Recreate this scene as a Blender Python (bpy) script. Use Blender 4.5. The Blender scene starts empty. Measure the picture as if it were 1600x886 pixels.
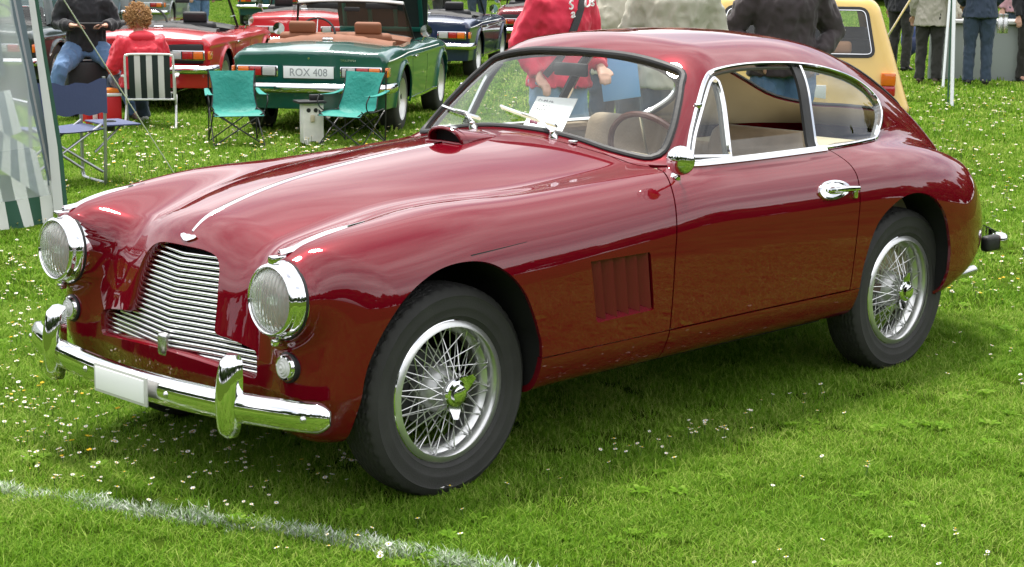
import bpy, bmesh, math, random
import numpy as np
from mathutils import Vector, Matrix
random.seed(7); rng=np.random.default_rng(7)
scene=bpy.context.scene
COL=scene.collection
R=math.radians
# ------------------------------------------------------------------ camera
CAM=np.array([-3.599,-4.571,1.664]); FPX=2740.03
_yaw,_pit,_rol=R(44.851),R(-10.649),R(.696)
_f=np.array([math.cos(_pit)*math.cos(_yaw),math.cos(_pit)*math.sin(_yaw),math.sin(_pit)])
_r=np.cross(_f,[0,0,1]); _r/=np.linalg.norm(_r); _u=np.cross(_r,_f)
CR=math.cos(_rol)*_r+math.sin(_rol)*_u; CU=-math.sin(_rol)*_r+math.cos(_rol)*_u; CF=_f
cam=bpy.data.cameras.new('camera'); camo=bpy.data.objects.new('camera',cam); COL.objects.link(camo)
cam.sensor_width=36; cam.lens=FPX/1600*36; cam.clip_end=500; cam.clip_start=.05
camo.matrix_world=Matrix(((CR[0],CU[0],-CF[0],CAM[0]),(CR[1],CU[1],-CF[1],CAM[1]),(CR[2],CU[2],-CF[2],CAM[2]),(0,0,0,1)))
scene.camera=camo
# ------------------------------------------------------------------ sky, sun, exposure (bright hazy overcast, soft sun high behind the car)
SUN_EL,SUN_AZ=R(74),R(64)        # azimuth: direction towards the sun, from +x towards +y
world=bpy.data.worlds.new('World'); scene.world=world; world.use_nodes=True
nt=world.node_tree; nt.nodes.clear()
def N(t,**k):
    n=nt.nodes.new(t)
    for a,b in k.items(): setattr(n,a,b)
    return n
out=N('ShaderNodeOutputWorld'); bg=N('ShaderNodeBackground'); sky=N('ShaderNodeTexSky',sky_type='NISHITA')
sky.sun_disc=False; sky.sun_elevation=SUN_EL; sky.sun_rotation=R(90)-SUN_AZ; sky.air_density=1; sky.dust_density=3; sky.ozone_density=1
tc=N('ShaderNodeTexCoord'); mp=N('ShaderNodeMapping'); mp.inputs['Scale'].default_value=(1,1,3)
no=N('ShaderNodeTexNoise'); no.inputs['Scale'].default_value=1.6; no.inputs['Detail'].default_value=7; no.inputs['Roughness'].default_value=.55
rp=N('ShaderNodeValToRGB'); rp.color_ramp.elements[0].position=.30; rp.color_ramp.elements[0].color=(.20,.20,.20,1); rp.color_ramp.elements[1].position=.54; rp.color_ramp.elements[1].color=(1,1,1,1)
n2=N('ShaderNodeTexNoise'); n2.inputs['Scale'].default_value=2.7; n2.inputs['Detail'].default_value=5
r2=N('ShaderNodeValToRGB'); r2.color_ramp.elements[0].color=(7.0,7.3,7.8,1); r2.color_ramp.elements[1].color=(17,17,17,1); r2.color_ramp.elements[0].position=.3; r2.color_ramp.elements[1].position=.7
mx=N('ShaderNodeMix',data_type='RGBA')
L=nt.links.new
L(tc.outputs['Generated'],mp.inputs['Vector']); L(mp.outputs[0],no.inputs['Vector']); L(mp.outputs[0],n2.inputs['Vector'])
L(no.outputs['Fac'],rp.inputs['Fac']); L(n2.outputs['Fac'],r2.inputs['Fac'])
L(rp.outputs['Color'],mx.inputs['Factor']); L(sky.outputs[0],mx.inputs['A']); L(r2.outputs['Color'],mx.inputs['B'])
L(mx.outputs['Result'],bg.inputs['Color']); bg.inputs['Strength'].default_value=.085; L(bg.outputs[0],out.inputs['Surface'])
sl=bpy.data.lights.new('sun','SUN'); sl.energy=3.2; sl.angle=R(12); sl.color=(1,.96,.9)
so=bpy.data.objects.new('sun',sl); COL.objects.link(so)
_d=Vector((math.cos(SUN_EL)*math.cos(SUN_AZ),math.cos(SUN_EL)*math.sin(SUN_AZ),math.sin(SUN_EL)))
so.rotation_euler=_d.to_track_quat('Z','Y').to_euler(); so.location=(0,0,20)
vs=scene.view_settings; vs.view_transform='Standard'; vs.look='None'; vs.exposure=.97; vs.gamma=1; vs.use_curve_mapping=False
# ------------------------------------------------------------------ helpers
def pix(px,py,ax,val):
    d=CR*((px-800)/FPX)+CU*(-(py-443)/FPX)+CF; i='xyz'.index(ax); return CAM+d*((val-CAM[i])/d[i])
MATS={}
def mat(name,col,rough=.5,metal=0,coat=0,coat_r=.03,spec=.5,trans=0,ior=1.45,alpha=1,emit=None,noise=None,bump=None,sheen=0,vary=None):
    """principled material; noise=(scale,amount) mottles the colour, bump=(scale,strength) fine relief; vary = hue spread per object"""
    if name in MATS: return MATS[name]
    m=bpy.data.materials.new(name); m.use_nodes=True; t=m.node_tree; b=t.nodes['Principled BSDF']; MATS[name]=m
    b.inputs['Base Color'].default_value=(*col,1); b.inputs['Roughness'].default_value=rough; b.inputs['Metallic'].default_value=metal
    b.inputs['Coat Weight'].default_value=coat; b.inputs['Coat Roughness'].default_value=coat_r; b.inputs['Specular IOR Level'].default_value=spec
    b.inputs['Transmission Weight'].default_value=trans; b.inputs['IOR'].default_value=ior; b.inputs['Alpha'].default_value=alpha
    b.inputs['Sheen Weight'].default_value=sheen
    tcn=t.nodes.new('ShaderNodeTexCoord')
    if noise:
        n=t.nodes.new('ShaderNodeTexNoise'); n.inputs['Scale'].default_value=noise[0]; n.inputs['Detail'].default_value=6
        mxn=t.nodes.new('ShaderNodeMix'); mxn.data_type='RGBA'; a=noise[1]
        mxn.inputs['A'].default_value=(*[c*(1-a) for c in col],1); mxn.inputs['B'].default_value=(*[min(1,c*(1+a)) for c in col],1)
        t.links.new(tcn.outputs['Object'],n.inputs['Vector']); t.links.new(n.outputs['Fac'],mxn.inputs['Factor']); t.links.new(mxn.outputs['Result'],b.inputs['Base Color'])
    if bump:
        n=t.nodes.new('ShaderNodeTexNoise'); n.inputs['Scale'].default_value=bump[0]; n.inputs['Detail'].default_value=5
        bu=t.nodes.new('ShaderNodeBump'); bu.inputs['Strength'].default_value=bump[1]; bu.inputs['Distance'].default_value=.01
        t.links.new(tcn.outputs['Object'],n.inputs['Vector']); t.links.new(n.outputs['Fac'],bu.inputs['Height']); t.links.new(bu.outputs['Normal'],b.inputs['Normal'])
    return m
def link(o,parent=None):
    COL.objects.link(o)
    if parent is not None: o.parent=parent
    return o
def obj(name,V,Fs,m,parent=None,smooth=35,normals=None,mi=None):
    me=bpy.data.meshes.new(name); me.from_pydata([tuple(map(float,v)) for v in V],[],[tuple(map(int,f)) for f in Fs])
    for x in (m if isinstance(m,(list,tuple)) else [m]): me.materials.append(x)
    if mi is not None: me.polygons.foreach_set('material_index',np.array(mi,dtype=np.int32))
    if normals is not None:
        me.polygons.foreach_set('use_smooth',[True]*len(me.polygons)); me.normals_split_custom_set_from_vertices([tuple(map(float,n)) for n in normals])
    elif smooth:
        me.polygons.foreach_set('use_smooth',[True]*len(me.polygons))
        if smooth<180: me.set_sharp_from_angle(angle=R(smooth))
    me.update()
    return link(bpy.data.objects.new(name,me),parent)
def empty(name,loc=(0,0,0),rz=0,label=None,cat=None,group=None,parent=None):
    o=bpy.data.objects.new(name,None); o.empty_display_size=.1; o.location=loc; o.rotation_euler=(0,0,rz); link(o,parent)
    if label: tag(o,label,cat,group)
    return o
def tag(o,label,cat=None,group=None,kind=None):
    if label: o['label']=label
    if cat: o['category']=cat
    if group: o['group']=group
    if kind: o['kind']=kind
    return o
class MB:
    """collects shapes into one mesh"""
    def __init__(s): s.V=[]; s.F=[]; s.mi=[]; s.cur=0
    def add(s,V,F):
        k=len(s.V); s.V+= [tuple(v) for v in V]; s.F+=[tuple(i+k for i in f) for f in F]; s.mi+=[s.cur]*len(F); return s
    def box(s,c,d,M=None):
        V=[(c[0]+a*d[0]/2,c[1]+b*d[1]/2,c[2]+e*d[2]/2) for a in(-1,1) for b in(-1,1) for e in(-1,1)]
        if M is not None: V=[tuple(M@Vector(v)) for v in V]
        return s.add(V,[(0,1,3,2),(4,6,7,5),(0,4,5,1),(2,3,7,6),(0,2,6,4),(1,5,7,3)])
    def rbox(s,c,d,r=.01,seg=2,M=None):
        bm=bmesh.new(); bmesh.ops.create_cube(bm,size=1)
        for v in bm.verts: v.co=Vector((v.co.x*d[0],v.co.y*d[1],v.co.z*d[2]))
        bmesh.ops.bevel(bm,geom=list(bm.edges),offset=r,segments=seg,profile=.5,affect='EDGES')
        bm.verts.index_update()
        V=[v.co+Vector(c) for v in bm.verts]
        if M is not None: V=[M@v for v in V]
        F=[tuple(v.index for v in f.verts) for f in bm.faces]; bm.free(); return s.add([tuple(v) for v in V],F)
    def tube(s,P,r,n=8,closed=False,cap=True):
        V,F=tube(P,r,n,closed,cap); return s.add(V,F)
    def lathe(s,prof,o=(0,0,0),axis=(0,0,1),n=24,cap=False,a0=0,a1=2*math.pi):
        V,F=lathe(prof,o,axis,n,cap); return s.add(V,F)
    def ell(s,c,r,n=16,m=10,M=None):
        V=[];F=[]
        for i in range(m+1):
            t=math.pi*i/m
            for j in range(n):
                p=2*math.pi*j/n; v=Vector((r[0]*math.sin(t)*math.cos(p),r[1]*math.sin(t)*math.sin(p),r[2]*math.cos(t)))
                if M is not None: v=M@v
                V.append((c[0]+v.x,c[1]+v.y,c[2]+v.z))
        for i in range(m):
            for j in range(n): F.append((i*n+j,(i+1)*n+j,(i+1)*n+(j+1)%n,i*n+(j+1)%n))
        return s.add(V,F)
    def xf(s,M):
        s.V=[tuple(M@Vector(v)) for v in s.V]; return s
    def build(s,name,m,parent=None,smooth=35): return obj(name,s.V,s.F,m,parent,smooth,mi=s.mi if isinstance(m,(list,tuple)) else None)
def frames(P,closed):
    P=[Vector(p) for p in P]; n=len(P); T=[]
    for i in range(n):
        a=P[(i-1)%n] if (closed or i>0) else P[i]; b=P[(i+1)%n] if (closed or i<n-1) else P[i]
        t=(b-a); T.append(t.normalized() if t.length>1e-9 else Vector((0,0,1)))
    u=T[0].orthogonal().normalized(); U=[]
    for i in range(n):
        u=(u-T[i]*u.dot(T[i])); u=u.normalized() if u.length>1e-6 else T[i].orthogonal().normalized(); U.append(u.copy())
    return P,T,U
def tube(P,r,n=8,closed=False,cap=True):
    P,T,U=frames(P,closed); V=[];F=[]; k=len(P)
    for i in range(k):
        ri=r[i] if hasattr(r,'__len__') else r; w=T[i].cross(U[i])
        for j in range(n):
            a=2*math.pi*j/n; V.append(tuple(P[i]+(U[i]*math.cos(a)+w*math.sin(a))*ri))
    for i in range(k if closed else k-1):
        for j in range(n): F.append((i*n+j,i*n+(j+1)%n,((i+1)%k)*n+(j+1)%n,((i+1)%k)*n+j))
    if cap and not closed: F.append(tuple(range(n))[::-1]); F.append(tuple((k-1)*n+j for j in range(n)))
    return V,F
def lathe(prof,o=(0,0,0),axis=(0,0,1),n=24,cap=False):
    a=Vector(axis).normalized(); u=a.orthogonal().normalized(); w=a.cross(u); o=Vector(o); V=[];F=[]
    for r,h in prof:
        for j in range(n):
            t=2*math.pi*j/n; V.append(tuple(o+a*h+(u*math.cos(t)+w*math.sin(t))*r))
    for i in range(len(prof)-1):
        for j in range(n): F.append((i*n+j,i*n+(j+1)%n,(i+1)*n+(j+1)%n,(i+1)*n+j))
    if cap: F.append(tuple(range(n))[::-1]); F.append(tuple((len(prof)-1)*n+j for j in range(n)))
    return V,F
def sweep(P,Nn,prof,closed=False,cap=True,sc=None):
    """sweep a 2-D profile (side,out) along P with out-normals Nn"""
    k=len(P); m=len(prof); V=[];F=[]
    P=[Vector(p) for p in P]; Nn=[Vector(a).normalized() for a in Nn]
    for i in range(k):
        a=P[(i-1)%k] if (closed or i>0) else P[i]; b=P[(i+1)%k] if (closed or i<k-1) else P[i]
        t=(b-a).normalized(); nn=(Nn[i]-t*Nn[i].dot(t)).normalized(); sd=t.cross(nn)
        q=sc[i] if sc is not None else 1
        for (x,y) in prof: V.append(tuple(P[i]+sd*x*q+nn*(y*q if sc is not None else y)))
    for i in range(k if closed else k-1):
        for j in range(m): F.append((i*m+j,i*m+(j+1)%m,((i+1)%k)*m+(j+1)%m,((i+1)%k)*m+j))
    if cap and not closed: F.append(tuple(range(m))[::-1]); F.append(tuple((k-1)*m+j for j in range(m)))
    return V,F
def crom(pts,n=8,closed=False):
    """Catmull-Rom through points (any dimension)"""
    P=np.array(pts,float); k=len(P); out=[]
    for i in range(k if closed else k-1):
        if closed: a,b,c,d=P[(i-1)%k],P[i],P[(i+1)%k],P[(i+2)%k]
        else: a,b,c,d=P[max(i-1,0)],P[i],P[i+1],P[min(i+2,k-1)]
        for t in np.linspace(0,1,n,endpoint=False):
            out.append(.5*((2*b)+(c-a)*t+(2*a-5*b+4*c-d)*t*t+(3*b-a-3*c+d)*t**3))
    if not closed: out.append(P[-1])
    return np.array(out)
def arc_round(n,r0,r1,a0,a1,c=(0,0)): return [(c[0]+r0*math.cos(a),c[1]+r1*math.sin(a)) for a in np.linspace(a0,a1,n)]
def copy_tree(o,parent=None):
    c=o.copy(); COL.objects.link(c); c.parent=parent
    for ch in list(o.children): copy_tree(ch,c)
    return c
# natural-cubic interpolation through (xs,ys), clamped linear outside
def spl(pts):
    xs=np.array([p[0] for p in pts],float); ys=np.array([p[1] for p in pts],float); n=len(xs); h=np.diff(xs)
    A=np.eye(n); b=np.zeros(n)
    for i in range(1,n-1):
        A[i,i-1]=h[i-1]; A[i,i]=2*(h[i-1]+h[i]); A[i,i+1]=h[i]; b[i]=3*((ys[i+1]-ys[i])/h[i]-(ys[i]-ys[i-1])/h[i-1])
    c=np.linalg.solve(A,b); B=(ys[1:]-ys[:-1])/h-h*(2*c[:-1]+c[1:])/3; D=(c[1:]-c[:-1])/(3*h)
    sl=B[-1]+2*c[-2]*h[-1]+3*D[-1]*h[-1]**2
    def f(x):
        x=np.asarray(x,float); i=np.clip(np.searchsorted(xs,x)-1,0,n-2); d=np.clip(x,xs[0],xs[-1])-xs[i]
        y=ys[i]+B[i]*d+c[i]*d*d+D[i]*d**3
        return y+np.minimum(x-xs[0],0)*B[0]+np.maximum(x-xs[-1],0)*sl
    return f
def smax(a,b,k):
    h=np.maximum(k-np.abs(a-b),0)/k; return np.maximum(a,b)+h*h*k/4
def smin(a,b,k): return -smax(-a,-b,k)
def sst(a,b,x):
    t=np.clip((x-a)/(b-a),0,1); return t*t*(3-2*t)
zc=spl([(-.58,.73),(-.457,.803),(-.32,.855),(-.187,.893),(.079,.943),(.361,.977),(.616,1.0),(.85,1.015),(1.1,1.027),(1.3,1.0),(1.6,.9),(3.5,.5)])
hc=spl([(-.5,.55),(-.3,.46),(0,.36),(.5,.32),(.8,.29),(1.05,.25),(1.3,.2)])
zf=spl([(-.56,.785),(-.44,.83),(-.34,.852),(-.225,.868),(-.06,.888),(.1,.899),(.3,.902),(.6,.912),(.9,.925),(1.3,.938),(1.8,.937),(2.2,.938),(2.5,.925),(2.75,.898),(3.0,.845),(3.2,.775),(3.4,.67),(3.6,.52)])
yf=spl([(-.5,.585),(-.1,.61),(.5,.64),(1.,.66),(2.,.66),(2.6,.65),(3.2,.55)])
W=spl([(-.55,.76),(-.4,.785),(-.2,.808),(0,.82),(.5,.826),(1,.822),(1.5,.818),(2.,.818),(2.4,.825),(2.8,.82),(3.05,.79),(3.3,.72),(3.5,.62)])
zr=spl([(1.1,1.30),(1.3,1.348),(1.5,1.37),(1.7,1.378),(2.,1.378),(2.3,1.345),(2.6,1.26),(2.9,1.138),(3.2,.975),(3.45,.80),(3.65,.67)])
tap=spl([(1.0,0.02),(1.4,.0),(1.9,.01),(2.2,.035),(2.5,.09),(2.8,.17),(3.1,.26),(3.4,.36)])
def F(x,y,z):
    s=np.abs(y)
    hood=zc(x)-hc(x)*s*s
    fen=zf(x)-2.2*(s-yf(x))**2
    kh=.13-.07*sst(-.1,.5,x)
    h=smax(hood,fen,kh)
    top=(z-h)*.97
    zm=.71
    side=s-(W(x)-np.where(z>zm,.35*(z-zm)**2,.17*(zm-z)**2)-.9*np.maximum(.40-z,0)**1.5)
    xf=-.56+.30*np.minimum(s,.5)**2+.2*np.maximum(s-.5,0)-.055*np.exp(-((s-.61)/.13)**2)
    xf=xf+.26*np.maximum(z-.46,0)*(1-.9*sst(.35,.55,s))+.35*np.maximum(.38-z,0)
    front=(xf-x)*.95
    xb=3.57-.80*np.maximum(s,0)**2.6-.35*np.maximum(.42-z,0)-.10*np.maximum(z-.55,0)
    back=(x-xb)*.9
    L=smax(top,side,.10+.06*sst(.3,.5,s)+.03*sst(2.2,2.8,x))
    L=smax(L,back,.22)
    L=smax(L,front,.055+.06*sst(.45,.25,s)+.10*sst(.66,.80,s))
    rr=np.sqrt((s-.587)**2+(z-.672)**2+1e-9); pod=smax(rr-(.1225+.10*np.maximum(x+.5,0)),-.540-x,.02); pod=smax(pod,x+.05,.1)
    L=smin(L,pod,.05)
    L=smax(L,(.225+.055*sst(-.2,.5,x)+.45*np.maximum(x-2.8,0))-z,.05)
    ws=((1.0+(z-.98)*1.0+.29*s*s)-x)*.70
    roof=(z-(zr(x)-.20*s*s))*.93
    tb=sst(2.25,2.75,x); wcs=s-(.70-.40*np.maximum(z-.95,-.03-.25*tb)-tap(x)+.6*(1-tb)*np.minimum(z-.92,0))
    cs=wcs*.92
    G=smax(roof,cs,.16)
    G=smax(G,ws,.10)
    G=smax(G,back-.02,.2)
    G=smax(G,.5-z,.05)
    return smin(L,G,.045+.05*sst(2.3,2.8,x))
# capsule parameterisation; axis from X0 to X1 at y=0,z=.55
X0,X1,ZA=.0,2.7,.56
def rays(nf=70,nb=60,step=.014,nth=260):
    # theta from -90 (down) .. 90 (up) on +side
    O=[];D=[]
    th=np.linspace(-np.pi/2,np.pi/2,nth)
    def ring(x,phi):
        o=np.zeros((nth,3)); o[:,0]=x; o[:,2]=ZA
        d=np.stack([np.full(nth,np.sin(phi)),np.cos(phi)*np.cos(th),np.cos(phi)*np.sin(th)],1)
        O.append(o);D.append(d)
    for p in np.linspace(-np.pi/2+.0015,0,nf,endpoint=False): ring(X0,p)
    n=int((X1-X0)/step)
    for x in np.linspace(X0,X1,n,endpoint=False): ring(x,0)
    for p in np.linspace(0,np.pi/2-.0015,nb): ring(X1,p)
    return np.array(O),np.array(D)
def surf(O,D,F=F,it=40,hi=1.3):
    a=np.zeros(O.shape[:-1]); b=np.full(O.shape[:-1],hi)
    # march for first crossing for robustness: assume star-shaped
    for _ in range(it):
        m=(a+b)/2; P=O+D*m[...,None]; v=F(P[...,0],P[...,1],P[...,2])
        ins=v<0; a=np.where(ins,m,a); b=np.where(ins,b,m)
    return O+D*((a+b)/2)[...,None]
def normals(P,F=F,e=1e-4):
    x,y,z=P[...,0],P[...,1],P[...,2]
    g=np.stack([F(x+e,y,z)-F(x-e,y,z),F(x,y+e,z)-F(x,y-e,z),F(x,y,z+e)-F(x,y,z-e)],-1)
    return g/np.linalg.norm(g,axis=-1,keepdims=True)
# ================================================================== ground, lawn, line, daisies, far wood
def gmat(name,cols,scale,rough=.9,extra=None):
    m=bpy.data.materials.new(name); m.use_nodes=True; t=m.node_tree; b=t.nodes['Principled BSDF']; b.inputs['Roughness'].default_value=rough; b.inputs['Specular IOR Level'].default_value=0
    tcn=t.nodes.new('ShaderNodeTexCoord'); n=t.nodes.new('ShaderNodeTexNoise'); n.inputs['Scale'].default_value=scale; n.inputs['Detail'].default_value=8; n.inputs['Roughness'].default_value=.65
    r=t.nodes.new('ShaderNodeValToRGB'); e=r.color_ramp.elements; e[0].position=.3; e[0].color=(*cols[0],1); e[1].position=.72; e[1].color=(*cols[1],1)
    t.links.new(tcn.outputs['Object'],n.inputs['Vector']); t.links.new(n.outputs['Fac'],r.inputs['Fac']); t.links.new(r.outputs['Color'],b.inputs['Base Color']); return m
ground=obj('lawn_ground',[(-90,-90,0),(140,-90,0),(140,140,0),(-90,140,0)],[(0,1,2,3)],gmat('lawn_soil',((.020,.038,.004),(.055,.090,.010)),3.0),None,0); ground['kind']='structure'
def leafmat(name,a,b,c,trans=.25,rough=.45,patch=True):
    """blade colour: random per blade (stored attribute) and broad patches over the lawn"""
    m=bpy.data.materials.new(name); m.use_nodes=True; t=m.node_tree; t.nodes.clear(); o=t.nodes.new('ShaderNodeOutputMaterial'); p=t.nodes.new('ShaderNodeBsdfPrincipled')
    p.inputs['Roughness'].default_value=rough; p.inputs['Specular IOR Level'].default_value=.12
    at=t.nodes.new('ShaderNodeAttribute'); at.attribute_name='tone'; r=t.nodes.new('ShaderNodeValToRGB'); e=r.color_ramp.elements; e[0].color=(*a,1); e[1].color=(*c,1); e.new(.55).color=(*b,1)
    geo=t.nodes.new('ShaderNodeNewGeometry'); n=t.nodes.new('ShaderNodeTexNoise'); n.inputs['Scale'].default_value=1.1; n.inputs['Detail'].default_value=5
    ad=t.nodes.new('ShaderNodeMath'); ad.operation='MULTIPLY_ADD'; ad.inputs[1].default_value=1.1 if patch else .5; ad.inputs[2].default_value=-.55 if patch else -.25
    s_=t.nodes.new('ShaderNodeMath'); s_.operation='ADD'
    t.links.new(geo.outputs['Position'],n.inputs['Vector']); t.links.new(n.outputs['Fac'],ad.inputs[0]); t.links.new(ad.outputs[0],s_.inputs[0]); t.links.new(at.outputs['Fac'],s_.inputs[1]); t.links.new(s_.outputs[0],r.inputs['Fac'])
    t.links.new(r.outputs['Color'],p.inputs['Base Color']); tl=t.nodes.new('ShaderNodeBsdfTranslucent'); t.links.new(r.outputs['Color'],tl.inputs['Color'])
    mxs=t.nodes.new('ShaderNodeMixShader'); mxs.inputs[0].default_value=trans; t.links.new(p.outputs[0],mxs.inputs[1]); t.links.new(tl.outputs[0],mxs.inputs[2]); t.links.new(mxs.outputs[0],o.inputs[0]); MATS[name]=m; return m
M_GRASS=leafmat('grass_blades',(.090,.200,.011),(.168,.325,.020),(.36,.45,.10),.48,.7)
M_CHALK=leafmat('chalked_grass',(.16,.28,.08),(.42,.47,.38),(.68,.69,.66),.1,.8,False)
def proto(name,V,Fs,tone,mats,mi=None):
    me=bpy.data.meshes.new(name); me.from_pydata(V,[],Fs)
    for m in mats: me.materials.append(m)
    if tone is not None: me.attributes.new('tone','FLOAT','POINT').data.foreach_set('value',np.array(tone,dtype=np.float32))
    if mi is not None: me.polygons.foreach_set('material_index',np.array(mi,dtype=np.int32))
    return bpy.data.objects.new(name,me)
def grass_clump(nb,rad,hmin,hmax,wd,seed,m,flat=.6):
    g=np.random.default_rng(seed); V=[];Fs=[];T=[]
    for _ in range(nb):
        r=rad*math.sqrt(g.random()); a=g.random()*6.283; x0,y0=r*math.cos(a),r*math.sin(a); h=g.uniform(hmin,hmax); ln=g.uniform(.15,1)**1.3*h*1.5*flat; d=g.random()*6.283; w=wd*g.uniform(.6,1.3); p=d+1.57+g.uniform(-.5,.5)
        ux,uy=math.cos(d),math.sin(d); wx,wy=math.cos(p)*w,math.sin(p)*w; k=len(V)
        for t,ww in ((0,1),(.5,.85)):
            zz=h*(t-.18*t*t*flat); xx=x0+ux*ln*t*t; yy=y0+uy*ln*t*t; V+=[(xx-wx*ww,yy-wy*ww,zz-.004*(t==0)),(xx+wx*ww,yy+wy*ww,zz-.004*(t==0))]
        V.append((x0+ux*ln,y0+uy*ln,h*.82)); Fs+=[(k,k+1,k+3,k+2),(k+2,k+3,k+4)]; T+=[g.random()]*5
    return proto('grass_tuft',V,Fs,T,[m])
def scatter(name,protos,pts,rot,scl,idx,kind='stuff',label=None):
    """one object: instances of the prototypes on stored points"""
    me=bpy.data.meshes.new(name); me.from_pydata([tuple(p) for p in pts],[],[])
    me.attributes.new('rot','FLOAT_VECTOR','POINT').data.foreach_set('vector',np.asarray(rot,dtype=np.float32).ravel())
    me.attributes.new('scl','FLOAT','POINT').data.foreach_set('value',np.asarray(scl,dtype=np.float32)); me.attributes.new('idx','INT','POINT').data.foreach_set('value',np.asarray(idx,dtype=np.int32))
    o=link(bpy.data.objects.new(name,me)); o['kind']=kind
    if label: o['label']=label
    ng=bpy.data.node_groups.new(name+'_scatter','GeometryNodeTree'); ng.interface.new_socket('Geometry',in_out='INPUT',socket_type='NodeSocketGeometry'); ng.interface.new_socket('Geometry',in_out='OUTPUT',socket_type='NodeSocketGeometry')
    gi=ng.nodes.new('NodeGroupInput'); go=ng.nodes.new('NodeGroupOutput'); ip=ng.nodes.new('GeometryNodeInstanceOnPoints'); jn=ng.nodes.new('GeometryNodeJoinGeometry')
    for p in reversed(protos):
        oi=ng.nodes.new('GeometryNodeObjectInfo'); oi.inputs['Object'].default_value=p; oi.inputs['As Instance'].default_value=True; ng.links.new(oi.outputs['Geometry'],jn.inputs[0])
    def na(nm,ty): n=ng.nodes.new('GeometryNodeInputNamedAttribute'); n.data_type=ty; n.inputs['Name'].default_value=nm; return n.outputs[0]
    ip.inputs['Pick Instance'].default_value=True; ng.links.new(na('idx','INT'),ip.inputs['Instance Index']); 
    er=ng.nodes.new('FunctionNodeEulerToRotation'); ng.links.new(na('rot','FLOAT_VECTOR'),er.inputs[0]); ng.links.new(er.outputs[0],ip.inputs['Rotation']); ng.links.new(na('scl','FLOAT'),ip.inputs['Scale'])
    ng.links.new(gi.outputs[0],ip.inputs['Points']); ng.links.new(jn.outputs[0],ip.inputs['Instance']); ng.links.new(ip.outputs[0],go.inputs[0])
    md=o.modifiers.new('scatter','NODES'); md.node_group=ng; return o
def wedge(r0,r1,dens,half=R(23)):
    A=half*(r1*r1-r0*r0); n=int(A*dens); r=np.sqrt(rng.uniform(r0*r0,r1*r1,n)); a=math.atan2(CF[1],CF[0])+rng.uniform(-half,half,n); return np.stack([CAM[0]+r*np.cos(a),CAM[1]+r*np.sin(a),np.zeros(n)],1)
LINE=crom([(-1.62,1.55),(-1.22,.72),(-1.005,.241),(-.765,-.296),(-.525,-.843),(-.385,-1.312),(-.20,-1.95)],12)
def dline(P):
    d=np.full(len(P),9.)
    for a,b in zip(LINE[:-1],LINE[1:]):
        e=b-a; w=P[:,:2]-a; t=np.clip((w@e)/(e@e),0,1); d=np.minimum(d,np.linalg.norm(w-t[:,None]*e,axis=1))
    return d
near=[grass_clump(130,.085,.015,.036,.0016,i,M_GRASS,1.15) for i in range(6)]
far_=[grass_clump(80,.12,.018,.040,.0030,20+i,M_GRASS,1.0) for i in range(4)]
vf=[grass_clump(60,.24,.025,.060,.0075,40+i,M_GRASS) for i in range(3)]
broad=[]
for i in range(2):   # flat rosettes of broader lawn weeds
    g=np.random.default_rng(60+i); V=[];Fs=[];T=[]
    for q in range(9):
        a=q*.7+g.uniform(-.2,.2); l=g.uniform(.02,.04); w=.007; k=len(V); c,s_=math.cos(a),math.sin(a)
        for t,ww,hh in ((.1,.4,.006),(.5,1,.018),(.85,.7,.020),(1,.05,.016)): V+=[(c*l*t-s_*w*ww,s_*l*t+c*w*ww,hh),(c*l*t+s_*w*ww,s_*l*t-c*w*ww,hh)]
        for j in range(3): Fs.append((k+2*j,k+2*j+1,k+2*j+3,k+2*j+2))
        T+=[.2+.5*g.random()]*8
    broad.append(proto('lawn_weed',V,Fs,T,[M_GRASS]))
allp=near+far_+vf+broad
P1=wedge(2.2,8.5,230,R(31)); P2=wedge(8.5,19,90,R(28)); P3=wedge(15.5,62,16,R(21)); P4=wedge(2.6,12,9)
k1=dline(P1)>.035; P1=P1[k1]
PT=np.vstack([P1,P2,P3,P4]); n1,n2,n3,n4=len(P1),len(P2),len(P3),len(P4)
idx=np.r_[rng.integers(0,6,n1),rng.integers(6,10,n2),rng.integers(10,13,n3),rng.integers(13,15,n4)]
scl=np.r_[rng.uniform(.75,1.2,n1),rng.uniform(.8,1.2,n2),rng.uniform(.8,1.3,n3),rng.uniform(.7,1.3,n4)]
for cx_,cy_ in ((0,-.655),(2.515,-.655),(0,.655),(2.515,.655)):      # grass pressed flat under the tyres
    d=np.maximum(np.abs(PT[:,0]-cx_)/.12,np.abs(PT[:,1]-cy_)/.08); scl=np.where(d<1,scl*.35,scl)
rot=np.stack([rng.normal(0,.08,len(PT)),rng.normal(0,.08,len(PT)),rng.uniform(0,6.283,len(PT))],1)
gr=scatter('grass',allp,PT,rot,scl,idx); tag(gr,'short mown green grass covering the show field','grass',kind='stuff')
# painted line: chalk-covered blades in a ragged band
nl=520; t=rng.uniform(0,len(LINE)-1.001,nl); i=t.astype(int); LP=LINE[i]+(LINE[i+1]-LINE[i])*(t-i)[:,None]; tn=LINE[i+1]-LINE[i]; tn/=np.linalg.norm(tn,axis=1)[:,None]
LP=LP+np.stack([-tn[:,1],tn[:,0]],1)*(rng.normal(0,.017,nl)*(1+.5*np.sin(t*1.7)))[:,None]
cl=[grass_clump(34,.035,.012,.036,.0019,80+i,M_CHALK,.8) for i in range(4)]
ln=scatter('painted_line',cl,np.c_[LP,np.zeros(nl)],np.c_[np.zeros((nl,2)),rng.uniform(0,6.28,nl)],rng.uniform(.6,1.1,nl),rng.integers(0,4,nl)); tag(ln,'ragged white chalk line painted across the grass','line',kind='stuff')
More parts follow.
